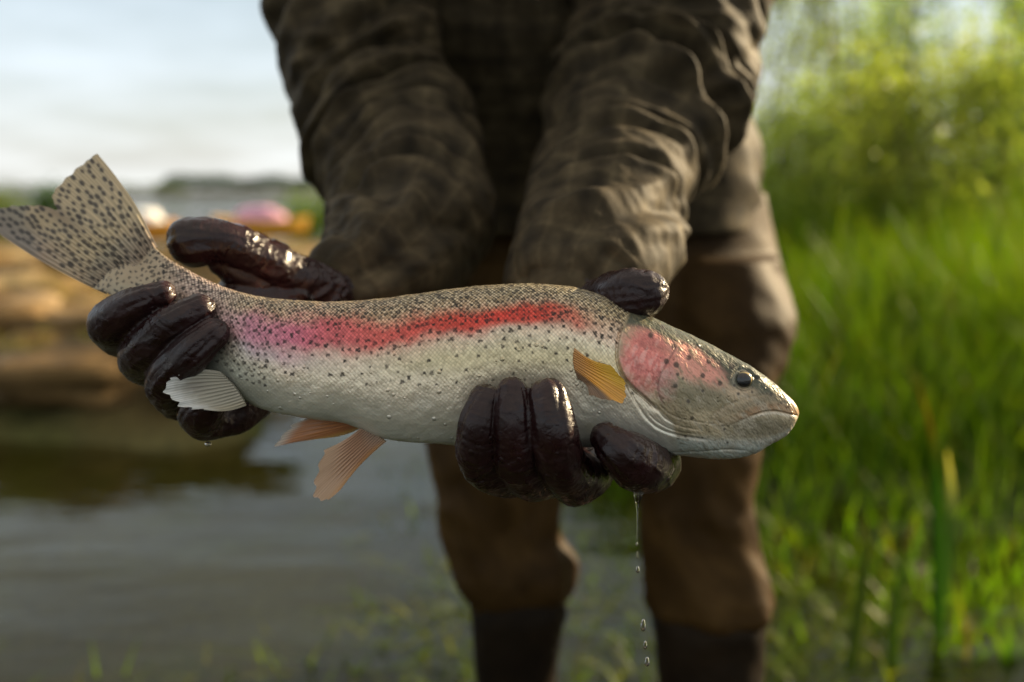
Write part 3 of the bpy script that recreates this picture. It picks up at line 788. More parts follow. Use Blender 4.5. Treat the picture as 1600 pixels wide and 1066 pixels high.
def sl_disp(seed, elbow, ph):
    def f(s, th):
        d = fold_noise(s, th, seed, 15, 0.0125, 0.06, ph, 0.85)
        d = d + fold_noise(s, th, seed + 50, 36, 0.0042, 0.04, ph + 1, 1.1)
        d = d + fold_noise(s, th, seed + 80, 75, 0.0016, 0.02, ph + 2, 1.8)
        for k, (ds, w_, a, t0, sp, kk) in enumerate(elbow):
            d = d + crease(s, th, ds, w_, a, t0, sp, kk)
        return d
    return f
rows_l = [(540, -210, 1.02, 122), (545, -60, 0.99, 128), (558, 60, 0.97, 114), (586, 170, 0.95, 113), (628, 255, 0.91, 112), (646, 330, 0.82, 112), (614, 400, 0.745, 94), (570, 444, 0.705, 66), (538, 460, 0.69, 52)]
V, Q, T = pxtube(rows_l, 300, 200, sl_disp(300, [(0.335, 0.012, 0.024, 0.2, 1.7, 0.03), (0.285, 0.011, 0.013, 0.5, 1.2, 0.035), (0.225, 0.013, 0.012, -0.3, 1.2, 0.05), (0.16, 0.014, 0.011, 0.3, 1.2, 0.05), (0.385, 0.010, 0.012, -0.2, 1.2, 0.03), (0.43, 0.009, 0.010, 0.5, 1.3, 0.03), (0.475, 0.008, 0.009, 0.0, 1.3, 0.02), (0.51, 0.007, 0.008, 0.4, 1.3, 0.02)], 0.5))
sl_ = part('sleeve', V, Q, T, MAT['jacket'], jacket, grid_check(V, 300, 200, 0.060))
rows_r = [(1050, -230, 1.02, 135), (1056, -60, 0.99, 150), (1042, 40, 0.97, 136), (1014, 140, 0.945, 138), (995, 205, 0.905, 122), (962, 262, 0.85, 104), (948, 335, 0.775, 106), (922, 405, 0.715, 106), (892, 452, 0.685, 84), (884, 480, 0.672, 60)]
V, Q, T = pxtube(rows_r, 300, 200, sl_disp(400, [(0.325, 0.013, 0.026, 0.0, 1.8, -0.02), (0.265, 0.012, 0.013, -0.4, 1.2, -0.04), (0.215, 0.012, 0.012, 0.3, 1.2, -0.05), (0.15, 0.014, 0.012, -0.2, 1.2, -0.05), (0.385, 0.009, 0.010, 0.3, 1.2, 0.03), (0.43, 0.008, 0.009, -0.3, 1.2, 0.03), (0.475, 0.008, 0.008, 0.4, 1.2, 0.03), (0.515, 0.006, 0.007, 0.0, 1.2, 0.02)], 2.5))
sr_ = part('sleeve', V, Q, T, MAT['jacket'], jacket, grid_check(V, 300, 200, 0.060))

# trousers (waders): hips and two legs in one garment
def ld(seed):
    def f(s, th): return fold_noise(s, th, seed, 9, 0.009, 0.07, 0.6, 1.2) + fold_noise(s, th, seed + 20, 26, 0.0034, 0.04, 0, 1.2)
    return f
hip = table_loft([(300, 640, 1185, 1.25), (370, 632, 1196, 1.25), (430, 628, 1215, 1.25), (500, 640, 1228, 1.25), (580, 680, 1190, 1.24), (640, 760, 1100, 1.23)], 90, 160, 0.58, ld(500))
rl = table_loft([(400, 960, 1208, 1.21), (450, 970, 1224, 1.20), (495, 980, 1234, 1.19), (550, 990, 1226, 1.18), (600, 1000, 1204, 1.165), (660, 1004, 1188, 1.155), (720, 1002, 1181, 1.15), (790, 1002, 1173, 1.15), (840, 1006, 1178, 1.15), (890, 1010, 1190, 1.15), (935, 1012, 1203, 1.15), (955, 1020, 1200, 1.15), (968, 1028, 1185, 1.15), (985, 1034, 1178, 1.15)], 260, 160, 0.85, ld(520))
ll = table_loft([(400, 640, 880, 1.21), (480, 640, 890, 1.20), (560, 652, 892, 1.18), (640, 664, 882, 1.165), (700, 672, 874, 1.155), (760, 682, 872, 1.15), (810, 692, 864, 1.15), (840, 700, 866, 1.15), (868, 710, 886, 1.15), (892, 718, 894, 1.15), (918, 728, 888, 1.15), (938, 742, 872, 1.15), (955, 748, 866, 1.15)], 260, 160, 0.85, ld(540))
V, Q, T = joinparts([hip[:3], rl[:3], ll[:3]]); V, Q, T, _n = remesh(V, Q, T, 0.0042, 5)
lowk = sm(0.42, 0.335, V[:, 2])        # the legs bunch unevenly over the boot tops
V[:, 2] += lowk * (0.022 * pn(np.stack([V[:, 0] * 22, V[:, 1] * 22, 0 * V[:, 0]], -1), 71) + 0.006)
V += _n * (lowk * 0.007 * fbm(V * np.array([14, 14, 34]), 3, 72))[:, None]
trousers = part('trousers', V, Q, T, MAT['trousers'], person)

def boot(rows, toe, label):
    def f(s, th): return fold_noise(s, th, 600 + int(rows[0][1]), 14, 0.003, 0.03, 0, 1.0)
    leg = table_loft(rows, 90, 80, 0.92, f)
    p = at((rows[-1][1] + rows[-1][2]) / 2, rows[-1][0], rows[-1][3]); p = np.array([p[0], p[1], -0.085])
    F = np.array([p + [0, 0.03, 0.01], p + [toe * 0.3, -0.06, 0.0], p + [toe * 0.7, -0.14, -0.012], p + [toe, -0.20, -0.02]])
    foot = tube(cat(F, 14), cat(np.array([[0.05, 0], [0.05, 0], [0.046, 0], [0.036, 0]]), 14)[:, 0], 24)
    V, Q, T = joinparts([leg[:3], foot]); V, Q, T, _n = remesh(V, Q, T, 0.005, 3)
    V[:, 2] = np.maximum(V[:, 2], -0.13)
    return part('boot', V, Q, T, MAT['boot'], person)
boot([(918, 742, 876, 1.15), (950, 736, 884, 1.15), (985, 738, 876, 1.15), (1066, 746, 868, 1.15), (1150, 750, 862, 1.15), (1260, 748, 868, 1.15), (1330, 745, 870, 1.15)], -0.03, 'l')
boot([(935, 1030, 1178, 1.15), (962, 1020, 1196, 1.15), (1000, 1024, 1194, 1.15), (1066, 1032, 1189, 1.15), (1150, 1040, 1180, 1.15), (1260, 1040, 1185, 1.15), (1330, 1040, 1185, 1.15)], 0.04, 'r')

# gloves: palm and five fingers, grown as one surface
def glove(fingers, palm, seed, cuff):
    lst = []; J = []
    fingers = [[(q[0], q[1], q[2], q[3] * 0.95) for q in ch] for ch in fingers]
    for ch in fingers:
        lst.append(pxtube(ch, 60, 26))
        A = np.array([at(*q[:3]) for q in ch]); rad = np.array([q[3] / FPX * q[2] for q in ch])
        for i in range(2, len(ch) - 1):
            ax = A[i + 1] - A[i - 1]; J.append((A[i], ax / np.linalg.norm(ax), rad[i]))
        ax = A[-1] - A[-2]; J.append((A[-1] - 0.3 * ax, ax / np.linalg.norm(ax), rad[-1]))
    for ch in palm: lst.append(pxtube(ch, 24, 26))
    lst.append(pxtube(cuff, 30, 40))
    V, Q, T = joinparts(lst)
    V, Q, T, Nn = remesh(V, Q, T, 0.0009, 5)
    d = np.zeros(len(V))
    for p, ax, rad in J:
        rel = V - p; t = rel @ ax; dd = np.linalg.norm(rel, axis=1)
        win = np.exp(-(dd / (rad * 1.1)) ** 2) * sm(-0.15, 0.35, pn(V * 70, seed + 6))
        wob = 0.0024 * pn(V * 110, seed + 5)
        d += -win * 0.00075 * (0.5 + 0.5 * np.cos(2 * np.pi * (t + wob) / 0.0052)) ** 3
    # finger coordinates: slack rubber lies in folds along each finger and pinches at its tip
    cs = []; us = []; ws = []; ts = []; ln_ = []
    for ch in fingers:
        A = np.array([at(*q[:3]) for q in ch]); C = cat(A, 50); T_, U2, W2 = frames(C)
        sl2 = np.concatenate([[0], np.cumsum(np.linalg.norm(np.diff(C, axis=0), axis=1))])
        cs.append(C); us.append(U2); ws.append(W2); ts.append(sl2 + 0.37 * len(cs)); ln_.append(sl2[-1] - sl2)
    cs = np.vstack(cs); us = np.vstack(us); ws = np.vstack(ws); ts = np.concatenate(ts); ln_ = np.concatenate(ln_)
    near = np.concatenate([np.argmin(-2 * v_ @ cs.T + (cs ** 2).sum(1)[None], 1) for v_ in np.array_split(V, 40)])
    rel = V - cs[near]; an = np.arctan2((rel * ws[near]).sum(1), (rel * us[near]).sum(1)); t = ts[near] + 0.0
    isf = sm(0.026, 0.019, np.linalg.norm(rel, axis=1))
    f = pn(np.stack([t * 38, np.cos(an) * 1.7, np.sin(an) * 1.7], -1), seed + 11)
    d += isf * 0.0007 * (1 - np.sqrt(np.abs(f) * 1.7 + 0.015) - 0.4)
    f = pn(np.stack([t * 95, np.cos(an) * 1.3, np.sin(an) * 1.3], -1), seed + 12)
    d += isf * 0.00025 * (1 - np.sqrt(np.abs(f) * 1.7 + 0.02) - 0.4)
    tipw = isf * sm(0.030, 0.004, ln_[near])
    f = pn(np.stack([t * 25, np.cos(an) * 1.3, np.sin(an) * 1.3], -1), seed + 13)
    d += tipw * 0.0008 * (0.35 - np.exp(-(f / 0.16) ** 2))
    d += 0.0018 * pn(V * 48, seed + 15)
    # loose rubber folds, long ridges
    w1 = pn(V * 55, seed)[:, None]
    f = pn(V * np.array([70, 110, 110]) + 1.2 * w1, seed + 1)
    d += 0.0015 * (1 - np.sqrt(np.abs(f) * 1.5 + 0.02)) * sm(-0.1, 0.4, pn(V * 28, seed + 2))
    cw = at(cuff[0][0], cuff[0][1], cuff[0][2]); dd = np.linalg.norm(V - cw, axis=1)
    f = pn(V * np.array([45, 130, 130]) + 1.5 * w1, seed + 8)
    d += 0.0042 * (1 - np.sqrt(np.abs(f) * 1.5 + 0.02) - 0.5) * sm(0.105, 0.04, dd)
    V = V + Nn * d[:, None]
    return part('glove', V, Q, T, MAT['glove'], person)

gl_l = glove([
 [(330, 500, .605, 40), (235, 525, .605, 38), (186, 522, .585, 37), (176, 506, .562, 36), (212, 477, .550, 32), (252, 460, .551, 24)],
 [(370, 540, .605, 40), (280, 575, .605, 38), (230, 566, .585, 37), (224, 548, .560, 36), (266, 511, .545, 32), (312, 484, .546, 25)],
 [(400, 570, .605, 40), (320, 620, .602, 38), (272, 616, .582, 36), (262, 594, .557, 35), (298, 552, .541, 32), (332, 522, .541, 26)],
 [(430, 585, .605, 40), (392, 628, .592, 34), (345, 652, .580, 36), (316, 650, .565, 37), (322, 632, .552, 33), (350, 610, .552, 26)],
 [(505, 462, .660, 46), (450, 432, .640, 41), (402, 402, .622, 36), (356, 380, .610, 35), (322, 376, .606, 40), (303, 379, .606, 42)]],
 [[(345, 412, .616, 22), (385, 430, .624, 30), (430, 452, .64, 38)], [(360, 500, .625, 50), (430, 520, .63, 55)], [(380, 470, .630, 45), (450, 470, .645, 48)], [(400, 570, .615, 48), (440, 510, .635, 50)], [(430, 452, .64, 40), (505, 470, .67, 46)]],
 31, [(545, 462, .700, 56), (505, 466, .672, 52), (455, 470, .65, 50)])

gl_r = glove([
 [(850, 700, .600, 44), (800, 738, .565, 42), (758, 722, .528, 39), (748, 672, .512, 36), (760, 628, .512, 28)],
 [(890, 705, .600, 44), (846, 742, .562, 42), (812, 728, .522, 38), (803, 668, .506, 33), (800, 612, .508, 27)],
 [(935, 705, .600, 44), (905, 745, .560, 44), (880, 728, .520, 42), (865, 672, .502, 38), (856, 622, .506, 33)],
 [(985, 690, .600, 44), (1018, 722, .560, 46), (1000, 728, .528, 44), (970, 706, .512, 40), (947, 684, .514, 26)],
 [(905, 560, .640, 52), (918, 505, .612, 42), (940, 470, .585, 38), (972, 461, .553, 42), (990, 458, .546, 43), (1003, 457, .545, 40)]],
 [[(865, 690, .612, 52), (960, 688, .612, 52)], [(850, 630, .628, 55), (960, 640, .628, 50)], [(850, 560, .64, 55), (940, 570, .64, 50)], [(890, 520, .65, 58), (890, 600, .64, 60)]],
 57, [(886, 478, .668, 60), (888, 500, .660, 58), (890, 530, .652, 58)])

# ------------------------------------------------------------------ the trout
ST = np.array([  # top x, y, bottom x, y, depth, thickness in px
 (229, 362, 146, 451, .585, 0.8),
 (244, 388, 168, 459, .580, 7), (275, 411, 215, 497, .573, 20), (330, 441, 265, 535, .566, 28), (372, 456, 330, 588, .560, 36), (420, 466, 398, 634, .556, 46),
 (480, 471, 470, 652, .553, 54), (540, 471, 540, 662, .551, 60), (600, 466, 604, 686, .55, 66), (660, 458, 662, 692, .55, 70), (720, 450, 722, 696, .55, 72),
 (780, 445, 786, 697, .55, 73), (840, 444, 852, 697, .55, 73), (900, 450, 915, 698, .55, 72), (950, 465, 972, 702, .55, 71), (1000, 487, 1030, 708, .55, 69),
 (1040, 506, 1075, 713, .55, 66), (1085, 526, 1112, 717, .55, 55), (1128, 548, 1146, 716, .55, 46), (1168, 570, 1178, 709, .55, 39), (1200, 592, 1205, 693, .55, 32),
 (1222, 610, 1225, 682, .55, 26), (1237, 625, 1236, 670, .55, 19), (1245, 636, 1243, 658, .55, 10), (1248.5, 644, 1248, 649, .55, 1)], float)
tpar = np.concatenate([np.linspace(0, 0.685, 800, endpoint=False), np.linspace(0.685, 1.0, 380)])
K = cat(ST, tpar); NS = len(K)
NF, NB = 330, 80
thf = np.linspace(0, np.pi, NF, endpoint=False); thb = np.linspace(np.pi, 2 * np.pi, NB, endpoint=False)
TH = np.concatenate([thf, thb]); NT = len(TH)
top = K[:, 0:2]; bot = K[:, 2:4]; ctr = (top + bot) / 2; hv = (top - bot) / 2
D = K[:, 4]; TK = K[:, 5]
ct, st = np.cos(TH), np.sin(TH)
pw = 0.92
ctp = np.sign(ct) * np.abs(ct) ** pw; stp = np.sign(st) * np.abs(st) ** 0.86
X = ctr[:, 0:1] + hv[:, 0:1] * ctp; Y = ctr[:, 1:2] + hv[:, 1:2] * ctp; Z = TK[:, None] * stp   # Z px towards the camera
VV = ctp[None, :] + 0 * X
H = np.linalg.norm(hv, axis=1)
# arc coordinates in px: along the side and round from the back
U_ = np.concatenate([[0], np.cumsum(np.linalg.norm(np.diff(ctr, axis=0), axis=1))])[:, None] + 0 * X
seg_ = np.sqrt((np.diff(ctp)[None] * H[:, None]) ** 2 + (np.diff(stp)[None] * TK[:, None]) ** 2)
arc = np.concatenate([np.zeros((NS, 1)), np.cumsum(seg_, 1)], 1)
half = arc[:, NF:NF + 1]
Wd = np.where(arc <= half, arc, 2 * half - arc)        # px from the back ridge, same on both sides
# normals in the px frame
n2 = hv / (H[:, None] + 1e-9)
nc = ct[None, :] / (H[:, None] + 1e-6); ns_ = st[None, :] / (TK[:, None] + 1e-6); ln = np.hypot(nc, ns_); nc /= ln; ns_ /= ln

col = np.zeros(X.shape + (3,)); dsp = np.zeros(X.shape)
def lay(c, m, k=1.0):
    global col
    m = np.clip(m * k, 0, 1)[..., None]; col = col * (1 - m) + np.asarray(c) * m
FN = lambda f, s, o=3: fbm(np.stack([U_ * f, Wd * f, 0 * X], -1), o, s)
nA = FN(0.02, 301); nB = FN(0.07, 305); nC = FN(0.3, 309, 2)
v = VV + 0.06 * nA
ophead = np.interp(Y, [480, 516, 543, 565, 588, 605, 625, 655, 720], [985, 966, 959, 959, 969, 984, 1006, 1040, 1060])
hd = sm(-4, 4, X - ophead)                      # 1 on the head
# body
col[:] = (0.84, 0.72, 0.545)
lay((0.64, 0.53, 0.24), np.exp(-((v - 0.12) / 0.22) ** 2) * sm(520, 700, X), 0.55)
lay((0.76, 0.73, 0.62), sm(-0.20, -0.70, v))
lay((0.56, 0.57, 0.49), sm(-0.6, -0.95, v), 0.6)  # bottom of the belly darkened, shade put into the skin colour
lay((0.29, 0.31, 0.25), sm(0.05, -0.35, v) * sm(470, 380, X), 0.65)
lay((0.56, 0.43, 0.235), sm(0.42, 0.72, v))
lay((0.24, 0.205, 0.125), sm(0.74, 0.98, v), 0.75)
lay((0.42, 0.30, 0.27), sm(430, 330, X) * sm(-0.5, 0.1, v), 0.85)
lay((0.36, 0.285, 0.185), sm(320, 240, X), 0.95)
lay((0.47, 0.43, 0.46), np.exp(-((v - 0.02) / 0.16) ** 2) * sm(360, 400, X) * sm(560, 440, X), 0.7)
sx = [330, 400, 470, 520, 600, 700, 780, 850, 900, 945]
vs = np.interp(X, sx, [.30, .36, .42, .44, .47, .55, .60, .62, .60, .55]); hw = np.interp(X, sx, [.22, .31, .31, .28, .22, .17, .13, .115, .10, .08])
sc_ = np.stack([np.interp(X, sx, [.56, .62, .70, .74, .78, .78, .75, .72, .68, .60]), np.interp(X, sx, [.22, .14, .10, .07, .045, .016, .007, .007, .03, .20]), np.interp(X, sx, [.30, .31, .23, .12, .045, .006, .002, .002, .010, .11])], -1)
sm_ = np.interp(X, sx, [0, .72, .86, .88, .86, .90, .92, .90, .68, .0])
q = (v - vs + (0.10 * nB + 0.06 * nC + 0.22 * nA) * hw) / hw
lay(sc_, sm(1.65, 0.25, np.abs(q)) * sm_ * (1 - hd))
lay((0.66, 0.34, 0.27), sm(2.6, 0.9, np.abs(q)) * (1 - hd) * sm(360, 480, X) * (1 - sm(1.6, 0.5, np.abs(q)) * sm_), 0.34)
col *= (1 + 0.10 * nA + 0.08 * nB)[..., None]
# scales: a diamond lattice, each scale raised at its rear edge
pit = 4.7
wv = 1.1 * nB
wv = 3.0 * nA + 1.6 * nB; wv2 = 3.0 * FN(0.025, 371, 2) + 1.4 * FN(0.09, 375, 2)
a = (U_ + Wd * 0.92 + wv) / (pit * 1.35); b = (U_ - Wd * 0.92 + wv2) / (pit * 1.35)
ia = np.floor(a); ib = np.floor(b); fa = a - ia - 0.5; fb_ = b - ib - 0.5
edge = np.maximum(np.abs(fa), np.abs(fb_)) * 1.25 + np.hypot(fa, fb_) * 0.62
rnd = np.sin(ia * 12.9898 + ib * 78.233) * 43758.5453; rnd = rnd - np.floor(rnd)
sa = (1 - hd) * sm(235, 300, X)
ke = sa * (0.05 + 0.13 * sm(-0.75, -0.25, v) + 0.20 * sm(-0.1, 0.35, v) + 0.50 * sm(0.5, 0.85, v)) * (0.85 + 0.5 * nB) * 1.1
col *= (1 - ke * sm(0.62, 0.98, edge))[..., None]
col *= (1 + sa * 0.45 * (rnd - 0.5) * sm(-0.9, 0.3, v))[..., None]
lay((0.94, 0.84, 0.66), sa * sm(0.62, 0.2, edge) * (rnd > 0.25) * (0.20 + 0.30 * sm(0.45, 0.8, v)) * (1 - 0.92 * sm(1.5, .6, np.abs(q)) * sm_))
dsp += sa * (0.10 + 0.55 * sm(-0.8, 0.0, v) + 0.25 * sm(.4, .8, v)) * (0.50 * (1 - edge ** 2) - 0.22 * (fa + fb_))
# spots on the body
r = np.random.default_rng(12)
spots = []
tries = 0
ucol = U_[:, 0]
while len(spots) < 2400 and tries < 40000:
    tries += 1
    i = r.integers(0, NS) if r.uniform() < 0.65 else r.integers(0, 300); x0 = ctr[i, 0]
    if x0 > 1000: continue
    vv = 1 - abs(r.normal(0, 0.42)) if r.uniform() < 0.82 else r.uniform(-0.25, 0.6)
    if x0 < 430 and r.uniform() < 0.6: vv = r.uniform(-0.55 if x0 > 330 else -0.97, 1.0)
    elif vv < -0.35: continue
    j = int(np.argmin(np.abs(ctp[:NF] - vv))); u0, w0 = U_[i, j], Wd[i, j]
    onst = abs(vv - np.interp(x0, sx, [.30, .36, .42, .44, .47, .55, .60, .62, .60, .55])) < np.interp(x0, sx, [.22, .33, .34, .32, .27, .20, .17, .155, .14, .10])
    if onst and r.uniform() < 0.45 and x0 > 430: continue
    lowf = vv < np.interp(x0, sx, [.1, .1, .1, .1, .2, .34, .42, .44, .44, .4])
    if lowf and r.uniform() < (0.95 if x0 > 470 else 0.5): continue
    rad = r.uniform(1.5, 3.7) * (0.8 if lowf else 1.0) * (0.9 if onst else 1)
    mind = (6.8 if vv > 0.55 else 10.5) if x0 > 430 else 7.8
    if any((u0 - s[0]) ** 2 + (w0 - s[1]) ** 2 < mind ** 2 for s in spots): continue
    spots.append((u0, w0, rad, r.uniform(0, 3.14), r.uniform(0.75, 1.25), r.uniform(0.7, 1.0)))
pat = np.zeros(X.shape)
for (u0, w0, rad, ro, asp, stg) in spots:
    i0 = np.searchsorted(ucol, u0 - 14); i1 = np.searchsorted(ucol, u0 + 14)
    du = U_[i0:i1] - u0; dw = Wd[i0:i1] - w0
    ang = np.arctan2(dw, du); rr_ = np.hypot(du * asp, dw / asp)
    e = rr_ * (1 - 0.13 * np.cos(4 * ang + 3.14) * sm(0.5, 3.0, rr_) - 0.16 * np.cos(3 * ang + ro * 4)) - rad * (1 + 0.5 * nC[i0:i1])
    pat[i0:i1] = np.maximum(pat[i0:i1], sm(1.3, -0.7, e) * stg)
pat *= (1 - hd) * (0.80 + 0.20 * sm(0.35, 0.75, edge))
lay((0.014, 0.011, 0.008), pat, 1.0)

# head
cH = np.zeros_like(col)
save = col.copy(); col = cH
col[:] = (0.52, 0.43, 0.28)
lay((0.52, 0.55, 0.49), sm(668, 700, Y) * sm(1250, 1120, X) + sm(-10, 18, Y - np.interp(X, [950, 985, 1025, 1060, 1123], [600, 630, 668, 680, 690])))
lay((0.115, 0.118, 0.080), sm(-8, 16, -(Y - np.interp(X, [960, 1000, 1045, 1090, 1140, 1200, 1250], [512, 520, 545, 575, 605, 628, 650]))))
lay((0.075, 0.08, 0.056), sm(20, -10, Y - np.interp(X, [960, 1000, 1040, 1085, 1130, 1170, 1200, 1250], [498, 508, 527, 553, 577, 596, 610, 640])), 0.85)
pk = sm(20, -20, np.hypot((X - 1000) / 1.12, (Y - 561) / 1.05) - 42 + 9 * nB + 8 * nA)
lay((0.80, 0.26, 0.225), pk * sm(-2, 8, Y - np.interp(X, [950, 1000, 1050], [505, 507, 535])), 0.95)
pk2 = sm(14, -16, np.hypot((X - 1075) / 1.5, (Y - 572 - 0.42 * (X - 1075)) / 0.75) - 33 + 13 * nB)
lay((0.82, 0.35, 0.27), pk2, 0.9)
pk3 = sm(6, -8, np.hypot((X - 1032) / 0.7, (Y - 598) / 1.0) - 26 + 6 * nB)
lay((0.56, 0.30, 0.27), pk3, 0.6)
lay((0.60, 0.45, 0.30), sm(6, -5, np.hypot((X - 1142) / 2.6, (Y - 612) / 0.9) - 11 + 3 * nB), 0.8)
lay((0.20, 0.175, 0.105), sm(12, -12, np.hypot((X - 1085) / 1.9, (Y - 618 - 0.1 * (X - 1085)) / 0.8) - 25 + 12 * nB), 0.8)
lay((0.24, 0.18, 0.10), sm(16, -10, np.hypot((X - 1030) / 1.3, (Y - 640) / 0.7) - 26 + 10 * nB), 0.5)
def line(pts, wpx, dep, dark=0.0, dcol=(0.10, 0.07, 0.055), step=0.0, stepw=6):
    global col, dsp
    m = (X > 930)
    lo = np.min(pts, 0) - 30; hi = np.max(pts, 0) + 30
    m = (X > lo[0]) & (X < hi[0]) & (Y > lo[1]) & (Y < hi[1])
    dd, sg, tt = polydist(X[m], Y[m], pts)
    fade = sm(0, 0.10, tt) * sm(1, 0.90, tt)
    g = np.exp(-(dd / wpx) ** 2) * fade
    dsp[m] += -dep * g + step * sg * np.exp(-(dd / stepw) ** 2) * sm(0, 1.5, dd) * fade
    k = (g * dark)[..., None]; col[m] = col[m] * (1 - k) + np.array(dcol) * k
# maxilla and jaws
maxl = [(1205, 612), (1168, 617), (1138, 625), (1112, 637), (1100, 648), (1112, 656), (1132, 658)]
mouth = [(1250, 650), (1232, 646), (1205, 640), (1183, 641), (1160, 648), (1145, 655), (1128, 660), (1112, 663)]
lay((0.33, 0.245, 0.155), sm(5, -5, Y - np.interp(X, [1095, 1128, 1145, 1160, 1183, 1205, 1232, 1250], [664, 659, 655, 648, 641, 640, 646, 650])) * sm(-5, 5, Y - np.interp(X, [1095, 1112, 1138, 1168, 1205, 1250], [650, 637, 625, 617, 612, 622])) * sm(1092, 1112, X), 0.5)
lay((0.19, 0.175, 0.125), sm(10, -8, np.hypot((X - 1175) / 2.5, (Y - 664) / 0.85) - 19 + 6 * nB), 0.75)
lay((0.58, 0.33, 0.11), sm(1222, 1243, X) * sm(656, 646, Y), 0.75)
lay((0.62, 0.62, 0.55), np.exp(-(polydist(X, Y, [(1070, 682), (1123, 689), (1179, 688), (1217, 679), (1241, 664)], 24)[0] / 5.0) ** 2), 0.75)
line(mouth[:5], 1.3, 1.6, 0.55, (0.13, 0.075, 0.05), 0.5, 5)
line(mouth[4:], 2.2, 0.4, 0.12, (0.16, 0.10, 0.07), 0.3, 5)
lay((0.86, 0.77, 0.64), np.exp(-(polydist(X, Y, [(x, y + 3.5) for x, y in mouth[:6]], 24)[0] / 2.0) ** 2) * (0.8 + 0.5 * nB) * sm(1140, 1185, X), 0.9)
ylip = np.interp(X, [1112, 1128, 1145, 1160, 1183, 1205, 1232, 1250], [663, 659, 655, 648, 641, 640, 646, 650])
lay((0.36, 0.20, 0.10), sm(-17, -8, Y - ylip) * sm(1.5, -2, Y - ylip) * sm(1120, 1165, X) * (0.75 + 0.5 * nB), 0.85)
lay((0.16, 0.13, 0.075), sm(-26, -19, Y - ylip + 3 * nB) * sm(-12, -17, Y - ylip + 3 * nB) * sm(1100, 1140, X) * sm(1225, 1190, X), 0.4)
line(maxl, 2.8, 0.5, 0.14, (0.17, 0.12, 0.075), 0.15, 6)
oper = [(972, 505), (963, 520), (958, 543), (959, 566), (969, 590), (985, 607), (1006, 625), (1018, 640)]
line(oper, 2.4, 3.5, 0.7, (0.13, 0.05, 0.04), -3.0, 9)
line([(1050, 540), (1043, 550), (1033, 565), (1022, 584), (1018, 603), (1022, 620), (1030, 632)], 1.7, 1.2, 0.6, (0.20, 0.09, 0.08), 0.15, 5)
line([(966, 588), (975, 606), (986, 627), (1004, 652), (1026, 668), (1056, 677), (1100, 684)], 2.0, 1.8, 0.45, (0.18, 0.12, 0.07), 0.8, 8)
line([(985, 607), (1000, 618), (1015, 634), (1030, 650), (1052, 661), (1085, 668)], 1.6, 1.0, 0.35, (0.20, 0.13, 0.08), 0.5, 6)
line([(1002, 640), (1020, 656), (1045, 668), (1080, 674)], 1.4, 0.8, 0.3, (0.19, 0.13, 0.08), 0.3, 6)
line([(1012, 610), (1024, 632), (1048, 648), (1080, 655), (1110, 660)], 1.5, 0.8, 0.22, (0.2, 0.15, 0.1), 0.3, 6)
line([(1042, 512), (1062, 528), (1085, 542), (1110, 562), (1128, 588)], 2.6, 0.4, 0.25, (0.12, 0.12, 0.09), 0.0, 6)
line([(1035, 706), (1080, 703), (1120, 700), (1165, 702)], 1.6, 1.6, 0.4, (0.16, 0.15, 0.11), 0.4, 6)
# fine skin lines on the cheek
f = fbm(np.stack([X * 0.09 + 0.05 * Y, Y * 0.025 - 0.05 * X, 0 * X], -1), 3, 340)
cheek = sm(60, 20, np.hypot(X - 1000, Y - 565)); lay((0.46, 0.12, 0.115), sm(0.25, 0.02, np.abs(f)) * cheek, 0.42)
lay((0.86, 0.56, 0.50), sm(0.22, 0.5, np.abs(f)) * cheek, 0.35)
low = sm(0, 20, Y - np.interp(X, [950, 1000, 1060, 1150], [570, 610, 640, 660])); f2 = fbm(np.stack([X * 0.03 - Y * 0.02, Y * 0.11 - X * 0.04, 0 * X], -1), 3, 350)
lay((0.22, 0.18, 0.11), sm(0.2, 0.0, np.abs(f2)) * low * sm(1160, 1080, X), 0.32)
lay((0.13, 0.115, 0.07), sm(0.0, 0.55, nB + 0.5 * nA + 0.45 * nC) * sm(-10, 20, np.hypot(X - 1000, Y - 560) - 30), 0.6)
lay((0.62, 0.55, 0.42), sm(0.15, 0.6, -nB - 0.4 * nA + 0.3 * nC) * sm(20, 60, np.hypot(X - 1000, Y - 560)) * sm(-4, 8, Y - np.interp(X, [1000, 1090, 1200], [560, 590, 625])), 0.45)
col *= (1 + 0.22 * nA + 0.26 * nB + 0.18 * nC)[..., None]
EX, EY = 1154, 593
re = np.hypot((X - EX) / 1.08, Y - EY)
lay((0.075, 0.078, 0.056), sm(27, 13, np.hypot((X - EX + 5) / 1.1, Y - EY + 7)), 0.8)
lay((0.36, 0.33, 0.25), np.exp(-((re - 16.0) / 1.6) ** 2) * sm(-4, 12, -0.5 * (Y - EY) - (X - EX)), 0.6)
dsp += -1.6 * np.exp(-((re - 16.5) / 2.2) ** 2) + 1.6 * np.exp(-((re - 22) / 4.5) ** 2) * sm(8, -8, Y - EY) - 6 * sm(15, 8, re)
hs = [(1009, 525, 4), (1044, 541, 4.5), (1058, 536, 3), (1052, 525, 3), (1067, 558, 4), (1046, 569, 4.5), (1031, 564, 4), (1048, 583, 2.6), (1056, 589, 2.2), (1088, 585, 3.7), (1044, 600, 3.6), (1087, 608, 2.4), (1064, 623, 3), (1115, 597, 3.8), (1138, 600, 2.4), (1144, 613, 2.4), (1166, 611, 2), (1136, 571, 5.5), (1099, 564, 4), (1197, 615, 2.8), (1214, 627, 2.4), (1062, 677, 2.4), (1128, 688, 2), (1122, 667, 1.7), (1070, 649, 3.2), (1088, 680, 1.6), (1012, 497, 4), (1030, 512, 4), (1078, 541, 4), (1098, 548, 3)]
